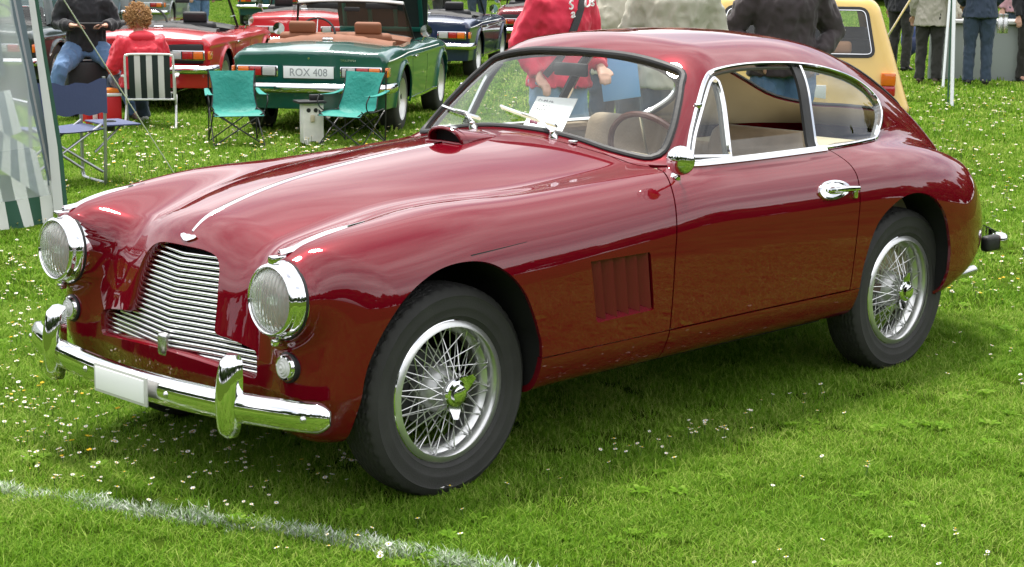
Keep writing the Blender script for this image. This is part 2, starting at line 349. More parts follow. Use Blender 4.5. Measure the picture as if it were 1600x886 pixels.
# daisies
M_PETAL=mat('daisy_petal',(.78,.77,.75),.7); M_YOLK=mat('flower_yellow',(.65,.42,.02),.7); M_STEM=mat('flower_stem',(.06,.12,.02),.7); M_BUTTER=mat('buttercup_yellow',(.75,.50,.01),.45)
def daisy(seed,h,r,closed=False,petal=M_PETAL):
    g=np.random.default_rng(seed); mb=MB(); tx,ty=g.uniform(-.35,.35,2); top=Vector((tx*.02,ty*.02,h)); n=Vector((tx,ty,1)).normalized(); u=n.orthogonal().normalized(); w=n.cross(u)
    mb.cur=2; mb.tube([(0,0,0),(tx*.006,ty*.006,h*.5),top],.0011,4,cap=False)
    mb.cur=0; k=13; V=[top-n*.001]
    for j in range(k):
        for da,rr in ((-.16,.82),(0,1),(.16,.82),(.235,.45)):
            a=2*math.pi*j/k+da*.9; q=r*rr*g.uniform(.9,1.05); V.append(top+(u*math.cos(a)+w*math.sin(a))*q+n*(r*.18*(1 if not closed else 3)*rr*g.uniform(.3,1)))
    m=len(V)-1; mb.add(V,[(0,1+i,1+(i+1)%m) for i in range(m)])
    mb.cur=1; mb.ell(top+n*.0015,(r*.36,r*.36,r*.2),8,4); return mb
DM=[]
for i in range(6):
    mb=daisy(i,.045+.008*(i%3),.0085+.0011*(i%4),i==5); o=mb.build('daisy',[M_PETAL,M_YOLK,M_STEM],None,60); COL.objects.unlink(o); DM.append(o)
bm_=[]
for i in range(2):
    mb=daisy(20+i,.055,.010,True); o=mb.build('buttercup',[M_BUTTER,M_YOLK,M_STEM],None,60); COL.objects.unlink(o); bm_.append(o)
def under_car(p): return -.75<p[0]<3.7 and abs(p[1])<.86 and not (p[0]<-.45 and p[1]>-.4)
def gpts(x0,x1,y0,y1,n,clus=.35,spread=.16):
    out=[]
    while len(out)<n:
        q=pix(rng.uniform(x0,x1),rng.uniform(y0,y1),'z',.05)
        for _ in range(1+int(rng.random()<clus)*rng.integers(1,4)):
            p=np.array([q[0]+rng.normal(0,spread),q[1]+rng.normal(0,spread)]) if len(out)%2 else q[:2]
            if not (0<=p[0]<=2.6 and abs(p[1])<.78): out.append(p)
    return out[:n]
nearD=gpts(90,560,640,770,84,spread=.05)+gpts(0,300,590,720,34,spread=.05)+gpts(0,60,390,560,30)+gpts(0,280,560,700,28,spread=.05)+gpts(180,760,760,880,12)+gpts(560,900,690,860,10,spread=.07)+gpts(820,1150,570,700,30,spread=.06)+gpts(1000,1600,640,880,22,spread=.06)+gpts(1420,1600,430,620,34)+gpts(860,1280,560,640,12)
G_D='daisies scattered in the near grass'
for p in nearD:
    o=bpy.data.objects.new('daisy',DM[rng.integers(0,6)].data); o.location=(p[0],p[1],0); o.rotation_euler=(0,0,rng.uniform(0,6.28)); sc_=rng.uniform(.62,1.02); o.scale=(sc_,sc_,rng.uniform(.7,1.05)); link(o); tag(o,'small white daisy with yellow centre growing in the near grass','daisy',G_D)
for (px_,py_) in ((113,691),(135,684),(62,605),(68,600),(185,640),(64,568),(140,705)):
    p=pix(px_,py_,'z',.05); o=bpy.data.objects.new('buttercup',bm_[rng.integers(0,2)].data); o.location=(p[0],p[1],0); o.rotation_euler=(0,0,rng.uniform(0,6.28)); link(o); tag(o,'small yellow flower in the grass by the front bumper','flower','yellow flowers in the near grass')
farD=gpts(0,70,390,640,110,.5,.08)+gpts(0,260,590,720,60,.5,.06)+gpts(90,560,640,780,50,.5,.05)+gpts(160,660,195,300,560,.6,.25)+gpts(100,420,190,300,160,.6,.25)+gpts(1380,1600,150,460,520,.6,.35)+gpts(0,90,300,420,40)+gpts(650,1100,90,210,260,.5,.3)+gpts(1400,1600,100,200,200,.6,.4)
fp=np.array([(p[0],p[1],0) for p in farD]); nf_=len(fp)
M_PETAL2=M_PETAL
dfar=scatter('daisies',DM+bm_,fp,np.c_[np.zeros((nf_,2)),rng.uniform(0,6.28,nf_)],np.clip(np.linalg.norm(fp[:,:2]-CAM[:2],axis=1)/9,.7,1.5)*rng.uniform(.8,1.1,nf_),np.where(rng.random(nf_)<.05,6,rng.integers(0,6,nf_)),'stuff'); tag(dfar,'many tiny white daisies dotted over the grass farther back','flowers')
# far wood all round the field (seen mirrored in the paint and chrome)
g=np.random.default_rng(5); V=[];Fs=[];T=[]
def leafball(seed):
    g=np.random.default_rng(seed); V=[];Fs=[];T=[]
    for _ in range(60):
        d=g.normal(size=3); d/=np.linalg.norm(d); c=d*g.uniform(.5,1.0)*np.array([1,1,.8]); u=np.cross(d,g.normal(size=3)); u/=np.linalg.norm(u); w=np.cross(d,u); s_=g.uniform(.16,.34); k=len(V)
        V+=[tuple(c-u*s_-w*s_*.6),tuple(c+u*s_-w*s_*.6),tuple(c+u*s_*.7+w*s_*.7),tuple(c-u*s_*.7+w*s_*.7)]; Fs.append((k,k+1,k+2,k+3)); T+=[g.random()]*4
    return proto('leaf_cluster',V,Fs,T,[M_LEAF])
M_LEAF=leafmat('wood_leaves',(.018,.040,.010),(.035,.070,.015),(.07,.11,.025),.2,.6,False)
lb=[leafball(i) for i in range(4)]
pts=[];sc=[]
nt_=110
for i in range(nt_):
    a=2*math.pi*i/nt_+g.uniform(-.04,.04); rr=g.uniform(58,70); hx,hy=4+rr*math.cos(a),2+rr*math.sin(a); H=g.uniform(8,15); wdt=g.uniform(3.2,5)
    for _ in range(46):
        d=g.normal(size=3); d/=np.linalg.norm(d); q=g.uniform(.4,1)**.5; pts.append((hx+d[0]*wdt*q,hy+d[1]*wdt*q,H*.55+d[2]*H*.45*q)); sc.append(g.uniform(1.2,2.2))
pts=np.array(pts); n=len(pts)
wd_=scatter('far_wood',lb,pts,g.uniform(0,6.28,(n,3)),sc,g.integers(0,4,n)); tag(wd_,'belt of green trees round the show field','trees',kind='stuff')
# ================================================================== hero car: maroon coupe
M_PAINT=mat('maroon_paint',(.136,.0016,.0075),.27,metal=.16,spec=.0,coat=1.0,coat_r=.006,noise=(900,.10)); M_PAINT.node_tree.nodes['Principled BSDF'].inputs['Coat IOR'].default_value=1.55
M_CHROME=mat('chrome',(.78,.78,.79),.06,metal=1,bump=(6,.02))
M_CHROME2=mat('brushed_silver',(.62,.62,.61),.27,metal=1,bump=(40,.05))
M_RUBBER=mat('black_rubber',(.012,.012,.012),.55,bump=(60,.1))
M_TYRE=mat('tyre_rubber',(.030,.029,.028),.72,noise=(14,.35),bump=(220,.15))
M_DARK=mat('dark_underside_and_shade',(.008,.008,.008),.9)
M_GLASS=mat('clear_glass',(1,1,1),.0,trans=1,ior=1.45)
M_LENS=mat('headlamp_lens',(.90,.94,.88),.12,trans=.72,ior=1.25,coat=.6)
_t=M_LENS.node_tree; _w=_t.nodes.new('ShaderNodeTexWave'); _w.bands_direction='Y'; _w.inputs['Scale'].default_value=22; _w.inputs['Distortion'].default_value=.3; _tc=_t.nodes.new('ShaderNodeTexCoord'); _b=_t.nodes.new('ShaderNodeBump'); _b.inputs['Strength'].default_value=.35; _b.inputs['Distance'].default_value=.01
_t.links.new(_tc.outputs['Object'],_w.inputs['Vector']); _t.links.new(_w.outputs['Fac'],_b.inputs['Height']); _t.links.new(_b.outputs[0],_t.nodes['Principled BSDF'].inputs['Normal'])
M_CREAM=mat('cream_lining',(.42,.36,.25),.8,noise=(8,.12))
M_SEAT=mat('tan_leather',(.30,.22,.14),.55,noise=(20,.2),bump=(90,.2))
M_WOOD=mat('dark_wood_rim',(.10,.03,.02),.35,coat=.4)
M_WHITE=mat('white_paper',(.80,.80,.80),.7)
M_BLACK=mat('black_ink',(.02,.02,.02),.7); M_REDINK=mat('red_ink',(.5,.01,.06),.7)
def glassmat(name,tint):
    m=bpy.data.materials.new(name); m.use_nodes=True; t=m.node_tree; t.nodes.clear(); o=t.nodes.new('ShaderNodeOutputMaterial')
    tr=t.nodes.new('ShaderNodeBsdfTransparent'); tr.inputs[0].default_value=(*tint,1); gl=t.nodes.new('ShaderNodeBsdfGlossy'); gl.inputs['Roughness'].default_value=.01
    fr=t.nodes.new('ShaderNodeFresnel'); gn=t.nodes.new('ShaderNodeNewGeometry'); mr_=t.nodes.new('ShaderNodeMapRange'); mr_.inputs['To Min'].default_value=1.62; mr_.inputs['To Max'].default_value=1/1.62; t.links.new(gn.outputs['Backfacing'],mr_.inputs['Value']); t.links.new(mr_.outputs[0],fr.inputs[0]); mxs=t.nodes.new('ShaderNodeMixShader')
    t.links.new(fr.outputs[0],mxs.inputs[0]); t.links.new(tr.outputs[0],mxs.inputs[1]); t.links.new(gl.outputs[0],mxs.inputs[2]); t.links.new(mxs.outputs[0],o.inputs[0]); MATS[name]=m; return m
M_PANE=glassmat('window_glass',(.93,.96,.94))
class Sh:
    def __init__(s,V,Nn,Q,P): s.V,s.N,s.Q,s.P=V,Nn,np.asarray(Q,dtype=np.int64).reshape(-1,4),P
    @property
    def F(s): return [tuple(r) for r in s.Q.tolist()]+list(s.P)
def clip(m,g):
    """keep the part of the sheet where g>=0, cutting faces along g=0"""
    ins=g>=0; c=ins[m.Q].sum(1); keep=m.Q[c==4]; nP=[]; cut={}; nv=len(m.V); cV=[]; cN=[]; il=ins
    for f in [tuple(r) for r in m.Q[(c>0)&(c<4)].tolist()]+list(m.P):
        k=len(f); o=[]
        for a in range(k):
            i,j=f[a],f[(a+1)%k]
            if il[i]: o.append(i)
            if il[i]!=il[j]:
                key=(i,j) if i<j else (j,i)
                if key not in cut:
                    t=g[i]/(g[i]-g[j]); cut[key]=nv+len(cV); cV.append(m.V[i]*(1-t)+m.V[j]*t); nn=m.N[i]*(1-t)+m.N[j]*t; cN.append(nn/np.linalg.norm(nn))
                o.append(cut[key])
        if len(o)>2: nP.append(tuple(o))
    V=np.vstack([m.V,np.array(cV).reshape(-1,3)]); Nn=np.vstack([m.N,np.array(cN).reshape(-1,3)])
    flat=np.array([i for f in nP for i in f],dtype=np.int64); used=np.unique(np.r_[keep.ravel(),flat]).astype(np.int64); mp=np.zeros(len(V),dtype=np.int64); mp[used]=np.arange(len(used))
    return Sh(V[used],Nn[used],mp[keep],[tuple(int(mp[i]) for i in f) for f in nP])
def flange(m,depth):
    """turn every open edge of the sheet inwards"""
    n=len(m.V); q=m.Q; E=[np.stack([q[:,a],q[:,(a+1)%4]],1) for a in range(4)]
    E.append(np.array([(f[a],f[(a+1)%len(f)]) for f in m.P for a in range(len(f))],dtype=np.int64).reshape(-1,2)); E=np.vstack(E)
    key=E[:,0]*n+E[:,1]; rev=E[:,1]*n+E[:,0]; E=E[~np.isin(key,rev)]
    V=list(m.V); Nn=list(m.N); Fs=list(m.P); base={}; low={}; acc={}
    for i,j in E.tolist():
        t=m.V[j]-m.V[i]; l=np.linalg.norm(t)
        if l<1e-7: continue
        o=np.cross(t/l,m.N[i]); acc[i]=acc.get(i,0)+o; acc[j]=acc.get(j,0)+o
    for i in acc:
        o=acc[i]/max(np.linalg.norm(acc[i]),1e-6)
        base[i]=len(V); V.append(m.V[i]); Nn.append(o); low[i]=len(V); V.append(m.V[i]-m.N[i]*depth); Nn.append(o)
    for i,j in E.tolist():
        if i in base and j in base: Fs.append((base[i],low[i],low[j],base[j]))
    return Sh(np.array(V),np.array(Nn),m.Q,Fs)
def psdf(a,b,pts):
    """signed distance in the plane to a closed outline: positive inside"""
    P=np.array(pts); d=np.full(a.shape,1e9); ins=np.zeros(a.shape,bool); n=len(P)
    for i in range(n):
        p,q=P[i],P[(i+1)%n]; e=q-p; wx=a-p[0]; wy=b-p[1]; t=np.clip((wx*e[0]+wy*e[1])/max(e@e,1e-12),0,1)
        d=np.minimum(d,(wx-e[0]*t)**2+(wy-e[1]*t)**2)
        c=((p[1]<=b)&(q[1]>b))|((p[1]>b)&(q[1]<=b))
        if abs(e[1])>1e-12: ins^= c&(a< p[0]+(b-p[1])*e[0]/e[1])
    return np.where(ins,1,-1)*np.sqrt(d)
def psdf_band(a,b,pts,pad=.06):
    P=np.array(pts); lo=P.min(0)-pad; hi=P.max(0)+pad; r=np.full(a.shape,-1.0); k=(a>lo[0])&(a<hi[0])&(b>lo[1])&(b<hi[1])
    if k.any(): r[k]=psdf(a[k],b[k],pts)
    return r
def roundpoly(pts,rad,n=5):
    """polygon with rounded corners; rad scalar or list"""
    P=[np.array(p,float) for p in pts]; k=len(P); o=[]
    for i in range(k):
        a,b,c=P[i-1],P[i],P[(i+1)%k]; r=rad[i] if hasattr(rad,'__len__') else rad
        u=(a-b)/np.linalg.norm(a-b); v=(c-b)/np.linalg.norm(c-b); l=min(r,np.linalg.norm(a-b)*.49,np.linalg.norm(c-b)*.49)
        for t in np.linspace(0,1,n): o.append((b+u*l)*(1-t)**2+2*b*t*(1-t)+(b+v*l)*t*t)
    return np.array(o)
def resample(P,step,closed=True):
    P=np.array(P,float); Q=np.vstack([P,P[:1]]) if closed else P; d=np.r_[0,np.cumsum(np.linalg.norm(np.diff(Q,axis=0),axis=1))]
    n=max(int(d[-1]/step),4); t=np.linspace(0,d[-1],n,endpoint=not closed); return np.stack([np.interp(t,d,Q[:,i]) for i in range(Q.shape[1])],1)
def ysurf(x,z):
    x=np.asarray(x,float); z=np.asarray(z,float); a=np.full(x.shape,.05); b=np.full(x.shape,1.0)
    for _ in range(24):
        m=(a+b)/2; i=F(x,m,z)<0; a=np.where(i,m,a); b=np.where(i,b,m)
    return (a+b)/2
def xsurf(y,z,lo=-1.0,hi=0.0):
    y=np.asarray(y,float); z=np.asarray(z,float); a=np.full(y.shape,hi); b=np.full(y.shape,lo)
    for _ in range(24):
        m=(a+b)/2; i=F(m,y,z)<0; a=np.where(i,m,a); b=np.where(i,b,m)
    return (a+b)/2
def zsurf(x,y):
    x=np.asarray(x,float); y=np.asarray(y,float); a=np.full(x.shape,.4); b=np.full(x.shape,1.5)
    for _ in range(24):
        m=(a+b)/2; i=F(x,y,m)<0; a=np.where(i,m,a); b=np.where(i,b,m)
    return (a+b)/2
# ---- outlines
_da=crom([(1.172,.952),(1.25,1.06),(1.335,1.155),(1.41,1.222),(1.475,1.251),(1.63,1.265),(1.81,1.266),(2.02,1.256),(2.206,1.231),(2.39,1.189),(2.51,1.140),(2.57,1.090),(2.565,1.035),(2.50,.985),(2.43,.955),(2.37,.949)],6)
DLO=resample(np.vstack([_da,[(1.98,.947),(1.60,.945)]]),.018)
ARF=resample(crom([(-.385,.10),(-.383,.35),(-.36,.50),(-.275,.645),(-.14,.728),(.0,.750),(.12,.722),(.225,.63),(.295,.50),(.322,.40),(.335,.10)],8),.012)
ARR=resample(crom([(2.105,.10),(2.105,.40),(2.125,.53),(2.19,.655),(2.315,.728),(2.445,.748),(2.57,.720),(2.665,.645),(2.722,.54),(2.75,.43),(2.765,.10)],8),.012)
_wsn=[(0,1.305),(.2,1.300),(.33,1.287),(.44,1.265),(.495,1.243),(.520,1.205),(.550,1.155),(.59,1.07),(.612,.995),(.60,.968),(.56,.967),(.44,.985),(.30,1.010),(.15,1.026),(0,1.031)]
_w=crom(_wsn,6); WSO=resample(np.vstack([_w,(_w[::-1]*[-1,1])[1:-1]]),.016)       # (y,z)
_rw=roundpoly([(2.56,-.40),(3.16,-.34),(3.16,.34),(2.56,.40)],.22,8); RWO=resample(_rw,.02)   # (x,y)
_gh=[(0,.750),(.10,.748),(.165,.735),(.200,.700),(.218,.64),(.228,.58),(.234,.535),(.245,.513),(.30,.507),(.40,.490),(.424,.478),(.428,.44),(.424,.408),(.40,.402),(.30,.412),(.15,.424),(0,.430)]
_g=crom(_gh,5); GRO=resample(np.vstack([_g,(_g[::-1]*[-1,1])[1:-1]]),.010)
VENT=np.array([(.525,.692),(.822,.690),(.858,.488),(.568,.483)])
DFX=spl([(.30,.955),(.5,.955),(.70,.957),(.80,.972),(.85,.988),(.90,1.012),(.93,1.035)])        # front shut line x(z)
DRX=spl([(.30,2.035),(.40,2.04),(.55,2.045),(.70,2.055),(.80,2.066),(.86,2.072),(.905,2.05),(.93,2.02),(.95,1.985)])
BRX=spl([(0,.955),(.15,.955),(.28,.965),(.40,.985),(.52,1.010),(.60,1.018),(.66,1.022),(.72,1.02)])   # bonnet rear edge x(|y|)
# ---- sheet
def sheet():
    nth=300; th=np.linspace(-np.pi/2,np.pi*1.5,2*nth,endpoint=False); n2=len(th)
    ps=[(X0,p) for p in np.linspace(-np.pi/2+.004,0,84,endpoint=False)]+[(x,0) for x in np.linspace(X0,X1,215,endpoint=False)]+[(X1,p) for p in np.linspace(0,np.pi/2-.004,70)]
    O=np.zeros((len(ps),n2,3)); D=np.zeros((len(ps),n2,3))
    for k,(x,p) in enumerate(ps):
        O[k,:,0]=x; O[k,:,2]=ZA; D[k,:,0]=math.sin(p); D[k,:,1]=-math.cos(p)*np.cos(th); D[k,:,2]=math.cos(p)*np.sin(th)
    P=surf(O,D); Nn=normals(P); a,b=P.shape[:2]
    idx=np.arange(a*b).reshape(a,b); nx=np.roll(idx,-1,1)
    q=np.stack([idx[:-1],idx[1:],nx[1:],nx[:-1]],-1).reshape(-1,4)
    V=P.reshape(-1,3); Nn=Nn.reshape(-1,3)
    e=np.cross(V[q[:,1]]-V[q[:,0]],V[q[:,3]]-V[q[:,0]]); 
    if (e*Nn[q[:,0]]).sum(1).mean()<0: q=q[:,::-1]
    return Sh(V,Nn,q,[])
def xyz(m): return m.V[:,0],np.abs(m.V[:,1]),m.V[:,2]
def shobj(name,m,material,parent): return obj(name,m.V,m.F,material,parent,normals=m.N)
CARL='maroon 1950s coupe with wire wheels and chrome bumper, parked closest on the lawn'
hero=empty('classic_coupe',(0,0,0),0,CARL,'car')
S0=sheet()
x,s,z=xyz(S0); S0=clip(S0,-np.minimum(psdf_band(x,z,ARF),s-.45)); x,s,z=xyz(S0); S0=clip(S0,-np.minimum(psdf_band(x,z,ARR),s-.45))
x,s,z=xyz(S0); S0=clip(S0,-np.minimum(psdf_band(S0.V[:,1],z,GRO),-.1-x))
x,s,z=xyz(S0); S0=clip(S0,z-(.236+.026*sst(-.1,.4,x)))
# windows
def isws(m): x,s,z=xyz(m); return np.minimum(psdf_band(m.V[:,1],z,WSO),np.minimum(x-.8,1.7-x))
def isdlo(m): x,s,z=xyz(m); return np.minimum(psdf_band(x,z,DLO),s-.3)
def isrw(m): x,s,z=xyz(m); return np.minimum(psdf_band(x,m.V[:,1],RWO),z-.75)
G_ws=clip(S0,isws(S0)+.006); S0=clip(S0,-isws(S0))
G_sd=clip(S0,isdlo(S0)+.004); S0=clip(S0,-isdlo(S0))
G_rw=clip(S0,isrw(S0)+.004); S0=clip(S0,-isrw(S0))
def isvent(m): x,s,z=xyz(m); return np.minimum(psdf_band(x,z,VENT),s-.5)
S0=clip(S0,-isvent(S0))
gp=.0033
def g_bon(m):   # positive in front of the bonnet/front clip shut line
    x,s,z=xyz(m); return smin(np.where(z>.90,BRX(np.minimum(s,.72)),DFX(z))-x,DFX(np.minimum(z,.925))+(.0)-x+np.where(z>.9,.5*(z-.90),0)*0,.004)
def g_bonnet(m):
    x,s,z=xyz(m); a=DFX(np.minimum(z,.93))-x; b=BRX(np.minimum(s,.70))-x
    t=sst(.58,.68,s); return b*(1-t)+a*t
def g_sill(m): x,s,z=xyz(m); return .402-z
def g_door(m):
    x,s,z=xyz(m); return np.minimum(np.minimum(x-DFX(np.minimum(z,.93)),DRX(np.minimum(z,.95))-x),np.minimum(.944-z,s-.4))
FC=clip(S0,g_bonnet(S0)-gp); RB=clip(S0,-g_bonnet(S0)-gp)
def g_lowF(m): x,s,z=xyz(m); return np.minimum(g_sill(m),x-.15)
FL=clip(FC,g_lowF(FC)-gp*.6); FC=clip(FC,-g_lowF(FC)-gp*.6)
DR=clip(RB,np.minimum(g_door(RB),-g_sill(RB))-gp); RB=clip(RB,-np.minimum(g_door(RB),-g_sill(RB))-gp)
def g_lowR(m): x,s,z=xyz(m); return np.minimum(g_sill(m),2.3-x)
SL=clip(RB,g_lowR(RB)-gp*.5); RB=clip(RB,-g_lowR(RB)-gp*.5)
bonnet=shobj('bonnet',flange(FC,.012),M_PAINT,hero)
body=shobj('body_shell',flange(RB,.012),M_PAINT,hero)
def side(m,sg): return clip(m,m.V[:,1]*sg)
doors={}
for sg in (-1,1):
    doors[sg]=shobj('door',flange(side(DR,sg),.02),M_PAINT,hero)
    shobj('sill_panel',flange(side(SL,sg),.02),M_PAINT,hero)
    shobj('wing_lower_panel',flange(side(FL,sg),.02),M_PAINT,hero)
# ---- dark inner shell under the skin (closes shut lines, wheel wells, underside)
def inner():
    m=MB()
    for sg in (-1,1):
        for cx,pts in ((0,ARF),(2.515,ARR)):
            Q=[p for p in pts]; V=[];Fs=[]
            Q=[p for p in Q if p[1]>.275]; YO=ysurf(np.array([p[0] for p in Q]),np.array([max(p[1],.3) for p in Q]))-.012
            for p,yo in zip(Q,YO):
                V+=[(p[0]+(p[0]-cx)*.03,sg*(yo-.004),p[1]+(max(p[1],.1)-.33)*.03),(p[0]+(p[0]-cx)*.14,sg*.38,p[1]+.03)]
            for i in range(len(Q)-1): Fs.append((2*i,2*i+1,2*i+3,2*i+2))
            Fs.append(tuple(range(1,2*len(Q),2))); m.add(V,Fs)
    m.box((1.2,0,.30),(1.55,1.42,.05)); m.box((-.02,0,.36),(.70,.74,.22)); m.box((2.9,0,.42),(.9,.76,.20))
    m.box((-.36,0,.50),(.05,1.2,.40))
    return m.build('inner_wells',M_DARK,hero,0)
inner()
def surfpath(P2,off=0,sg=-1):
    y=ysurf(P2[:,0],P2[:,1]); P=np.stack([P2[:,0],y,P2[:,1]],1); Nn=normals(P); P=P+Nn*off; P[:,1]*=sg; Nn[:,1]*=sg; return P,Nn
x,s,z=xyz(RB); HL=clip(RB,np.minimum(z-.90,x-1.12)); HL=Sh(HL.V-HL.N*.010,-HL.N,HL.Q[:,::-1],[f[::-1] for f in HL.P]); shobj('headlining',HL,M_CREAM,hero)
# ---- glazing
def offset(m,d): return Sh(m.V-m.N*d,m.N,m.Q,m.P)
def panel_pieces(sheet_,parent,name):
    return shobj(name,offset(sheet_,.006),M_PANE,parent)
ws=panel_pieces(G_ws,hero,'windscreen')
WP=np.stack([xsurf(WSO[:,0],WSO[:,1],.8,1.7),WSO[:,0],WSO[:,1]],1); WP[:,0]=xsurf(WSO[:,0],WSO[:,1],.75,1.55)
WN=normals(WP)
seal=[(-.013,-.006),(-.013,.006),(-.006,.011),(.006,.011),(.013,.006),(.013,-.006)]
V,Fs=sweep(WP,WN,seal,True); obj('seal',V,Fs,M_RUBBER,ws)
rw=panel_pieces(G_rw,hero,'rear_window')
RP=np.stack([RWO[:,0],RWO[:,1],zsurf(RWO[:,0],RWO[:,1])],1); V,Fs=sweep(RP,normals(RP),[(-.01,-.004),(-.01,.005),(0,.009),(.01,.005),(.01,-.004)],True); obj('seal',V,Fs,M_RUBBER,rw)
bpx=lambda z: 1.935+(z-.955)*.265      # divider door glass / rear quarter
qx=lambda z: 1.395+(z-.955)*.255       # quarter light divider
for sg in (-1,1):
    gs=side(G_sd,sg); x,s_,z=xyz(gs)
    shobj('rear_quarter_glass',offset(clip(gs,x-bpx(z)),.008),M_PANE,hero)
    mid=clip(gs,bpx(z)-x); x,s_,z=xyz(mid)
    dg=clip(mid,x-qx(z)); x2,s2,z2=xyz(dg); dg=clip(dg,1.015-.04*np.abs(x2-1.6)*0-z2)      # window wound most of the way down
    shobj('door_glass',offset(dg,.012),M_PANE,doors[sg]); shobj('quarter_light',offset(clip(mid,qx(z)-x),.006),M_PANE,doors[sg])
    P,Nn=surfpath(DLO,.002,sg)
    V,Fs=sweep(P,Nn,[(-.008,-.012),(-.008,.004),(-.003,.008),(.003,.008),(.008,.004),(.008,-.012)],True); obj('window_frame',V,Fs,M_CHROME,hero)
    zz=np.linspace(.952,1.250,16); P,Nn=surfpath(np.stack([bpx(zz),zz],1),0,sg)
    V,Fs=sweep(P,Nn,[(-.007,-.012),(-.007,.006),(.007,.006),(.007,-.012)]); obj('window_divider',V,Fs,M_CHROME,hero)
    P,Nn=surfpath(np.stack([bpx(zz)-.028,zz],1),-.006,sg); V,Fs=sweep(P,Nn,[(-.02,-.008),(-.02,.004),(.02,.004),(.02,-.008)]); obj('door_pillar',V,Fs,M_RUBBER,hero)
    P,Nn=surfpath(DLO,-.016,sg); V,Fs=sweep(P,Nn,[(-.010,-.006),(-.010,.006),(.010,.006),(.010,-.006)],True); obj('inner_channel',V,Fs,mat('grey_channel',(.12,.12,.11),.6),hero)
    zq=np.linspace(.956,1.236,10); P,Nn=surfpath(np.stack([qx(zq),zq],1),-.016,sg); V,Fs=sweep(P,Nn,[(-.013,-.006),(-.013,.005),(.013,.005),(.013,-.006)]); obj('inner_channel',V,Fs,mat('grey_channel',(.12,.12,.11),.6),doors[sg])
    # quarter light frame
    zz=np.linspace(.958,1.236,14); a=np.stack([qx(zz),zz],1)
    ins=[p for p in DLO if p[0]<qx(p[1])-.004]; ins=np.array(sorted(ins,key=lambda p:p[1]))
    fr=crom([(1.200,.968),(1.255,1.045),(1.34,1.14),(1.41,1.205),(1.452,1.228)],6)
    P,Nn=surfpath(np.vstack([fr,a[::-1][1:]]),0,sg); V,Fs=sweep(P,Nn,[(-.0055,-.01),(-.0055,.007),(.0055,.007),(.0055,-.01)],True); obj('quarter_light_frame',V,Fs,M_CHROME,doors[sg])
    # belt moulding
    xx=np.linspace(1.165,1.985,40); P,Nn=surfpath(np.stack([xx,np.full(40,.945)],1),0,sg); V,Fs=sweep(P,Nn,[(-.014,-.004),(-.012,.007),(0,.010),(.012,.007),(.014,-.004)]); obj('belt_moulding',V,Fs,M_CHROME,doors[sg])
    # catch on the quarter light
    P,Nn=surfpath(np.array([(1.318,1.135)]),.004,sg); MB().rbox(P[0],(.03,.02,.022),.005).build('quarter_light_catch',M_CHROME,doors[sg])
    # louvred vent
    P,Nn=surfpath(resample(VENT,.03),0,sg); c=P.mean(0); mb=MB()
    y0=float(ysurf(.69,.59))
    def vp(p,dep,dz=0): return (p[0],sg*(float(ysurf(p[0],p[1]))-dep),p[1]+dz)
    O_=[vp(p,0) for p in VENT]; I_=[vp(p,.05,-.004 if p[1]>.6 else .030) for p in VENT]
    for i in range(4): j=(i+1)%4; mb.add([O_[i],O_[j],I_[j],I_[i]],[(0,1,2,3)])
    vent=mb.build('side_vent',M_PAINT,hero,0); obj('vent_shade_back',I_,[(0,1,2,3)],M_DARK,vent,0)  # near-black back panel paints the shade in the slits between louvres
    for k in range(5):
        t0,t1=k/5+.012,(k+1)/5-.030
        def at(t,v,dep):
            a=VENT[0]*(1-t)+VENT[1]*t; b=VENT[3]*(1-t)+VENT[2]*t; p=a*(1-v)+b*v; return (p[0],sg*(float(ysurf(p[0],p[1]))-dep),p[1])
        V=[at(t0,.01,.044),at(t1,.01,.004),at(t1,.99,.004),at(t0,.865,.044),at(t0,.01,.047),at(t1,.01,.008),at(t1,.985,.008),at(t0,.86,.047)]
        obj('louvre',V,[(0,1,2,3),(7,6,5,4),(0,4,5,1),(1,5,6,2),(2,6,7,3),(3,7,4,0)],mat('muted_maroon_paint',(.136,.0016,.0075),.5,coat=.4,coat_r=.35),vent,0)  # same maroon, coat roughened and weakened to mute reflections on the louvres
    # dark tapered strip painting in the shade along the wing crease
    xx=np.linspace(.02,.42,24); zz=.766+.07*(xx-.03); P,Nn=surfpath(np.stack([xx,zz],1),-.0005,sg); V,Fs=sweep(P,Nn,[(-.0020,-.003),(-.0020,.0010),(.0020,.0010),(.0020,-.003)],sc=list(np.linspace(1,.15,24))); obj('wing_crease_shade',V,Fs,M_DARK,hero)
# ---- grille: recess + slats
gback=MB(); yy=np.linspace(-.46,.46,30)
gx=lambda y,z: xsurf(np.abs(y),z)
Vb=[];Fb=[]
for i,zv in enumerate(np.linspace(.385,.77,12)):
    for xv,yv in zip(gx(yy,np.full(30,min(zv,.74))),yy): Vb.append((xv+.10,yv,zv))
for i in range(11):
    for j in range(29): Fb.append((i*30+j,i*30+j+1,(i+1)*30+j+1,(i+1)*30+j))
grille=obj('grille',Vb,Fb,M_DARK,hero)
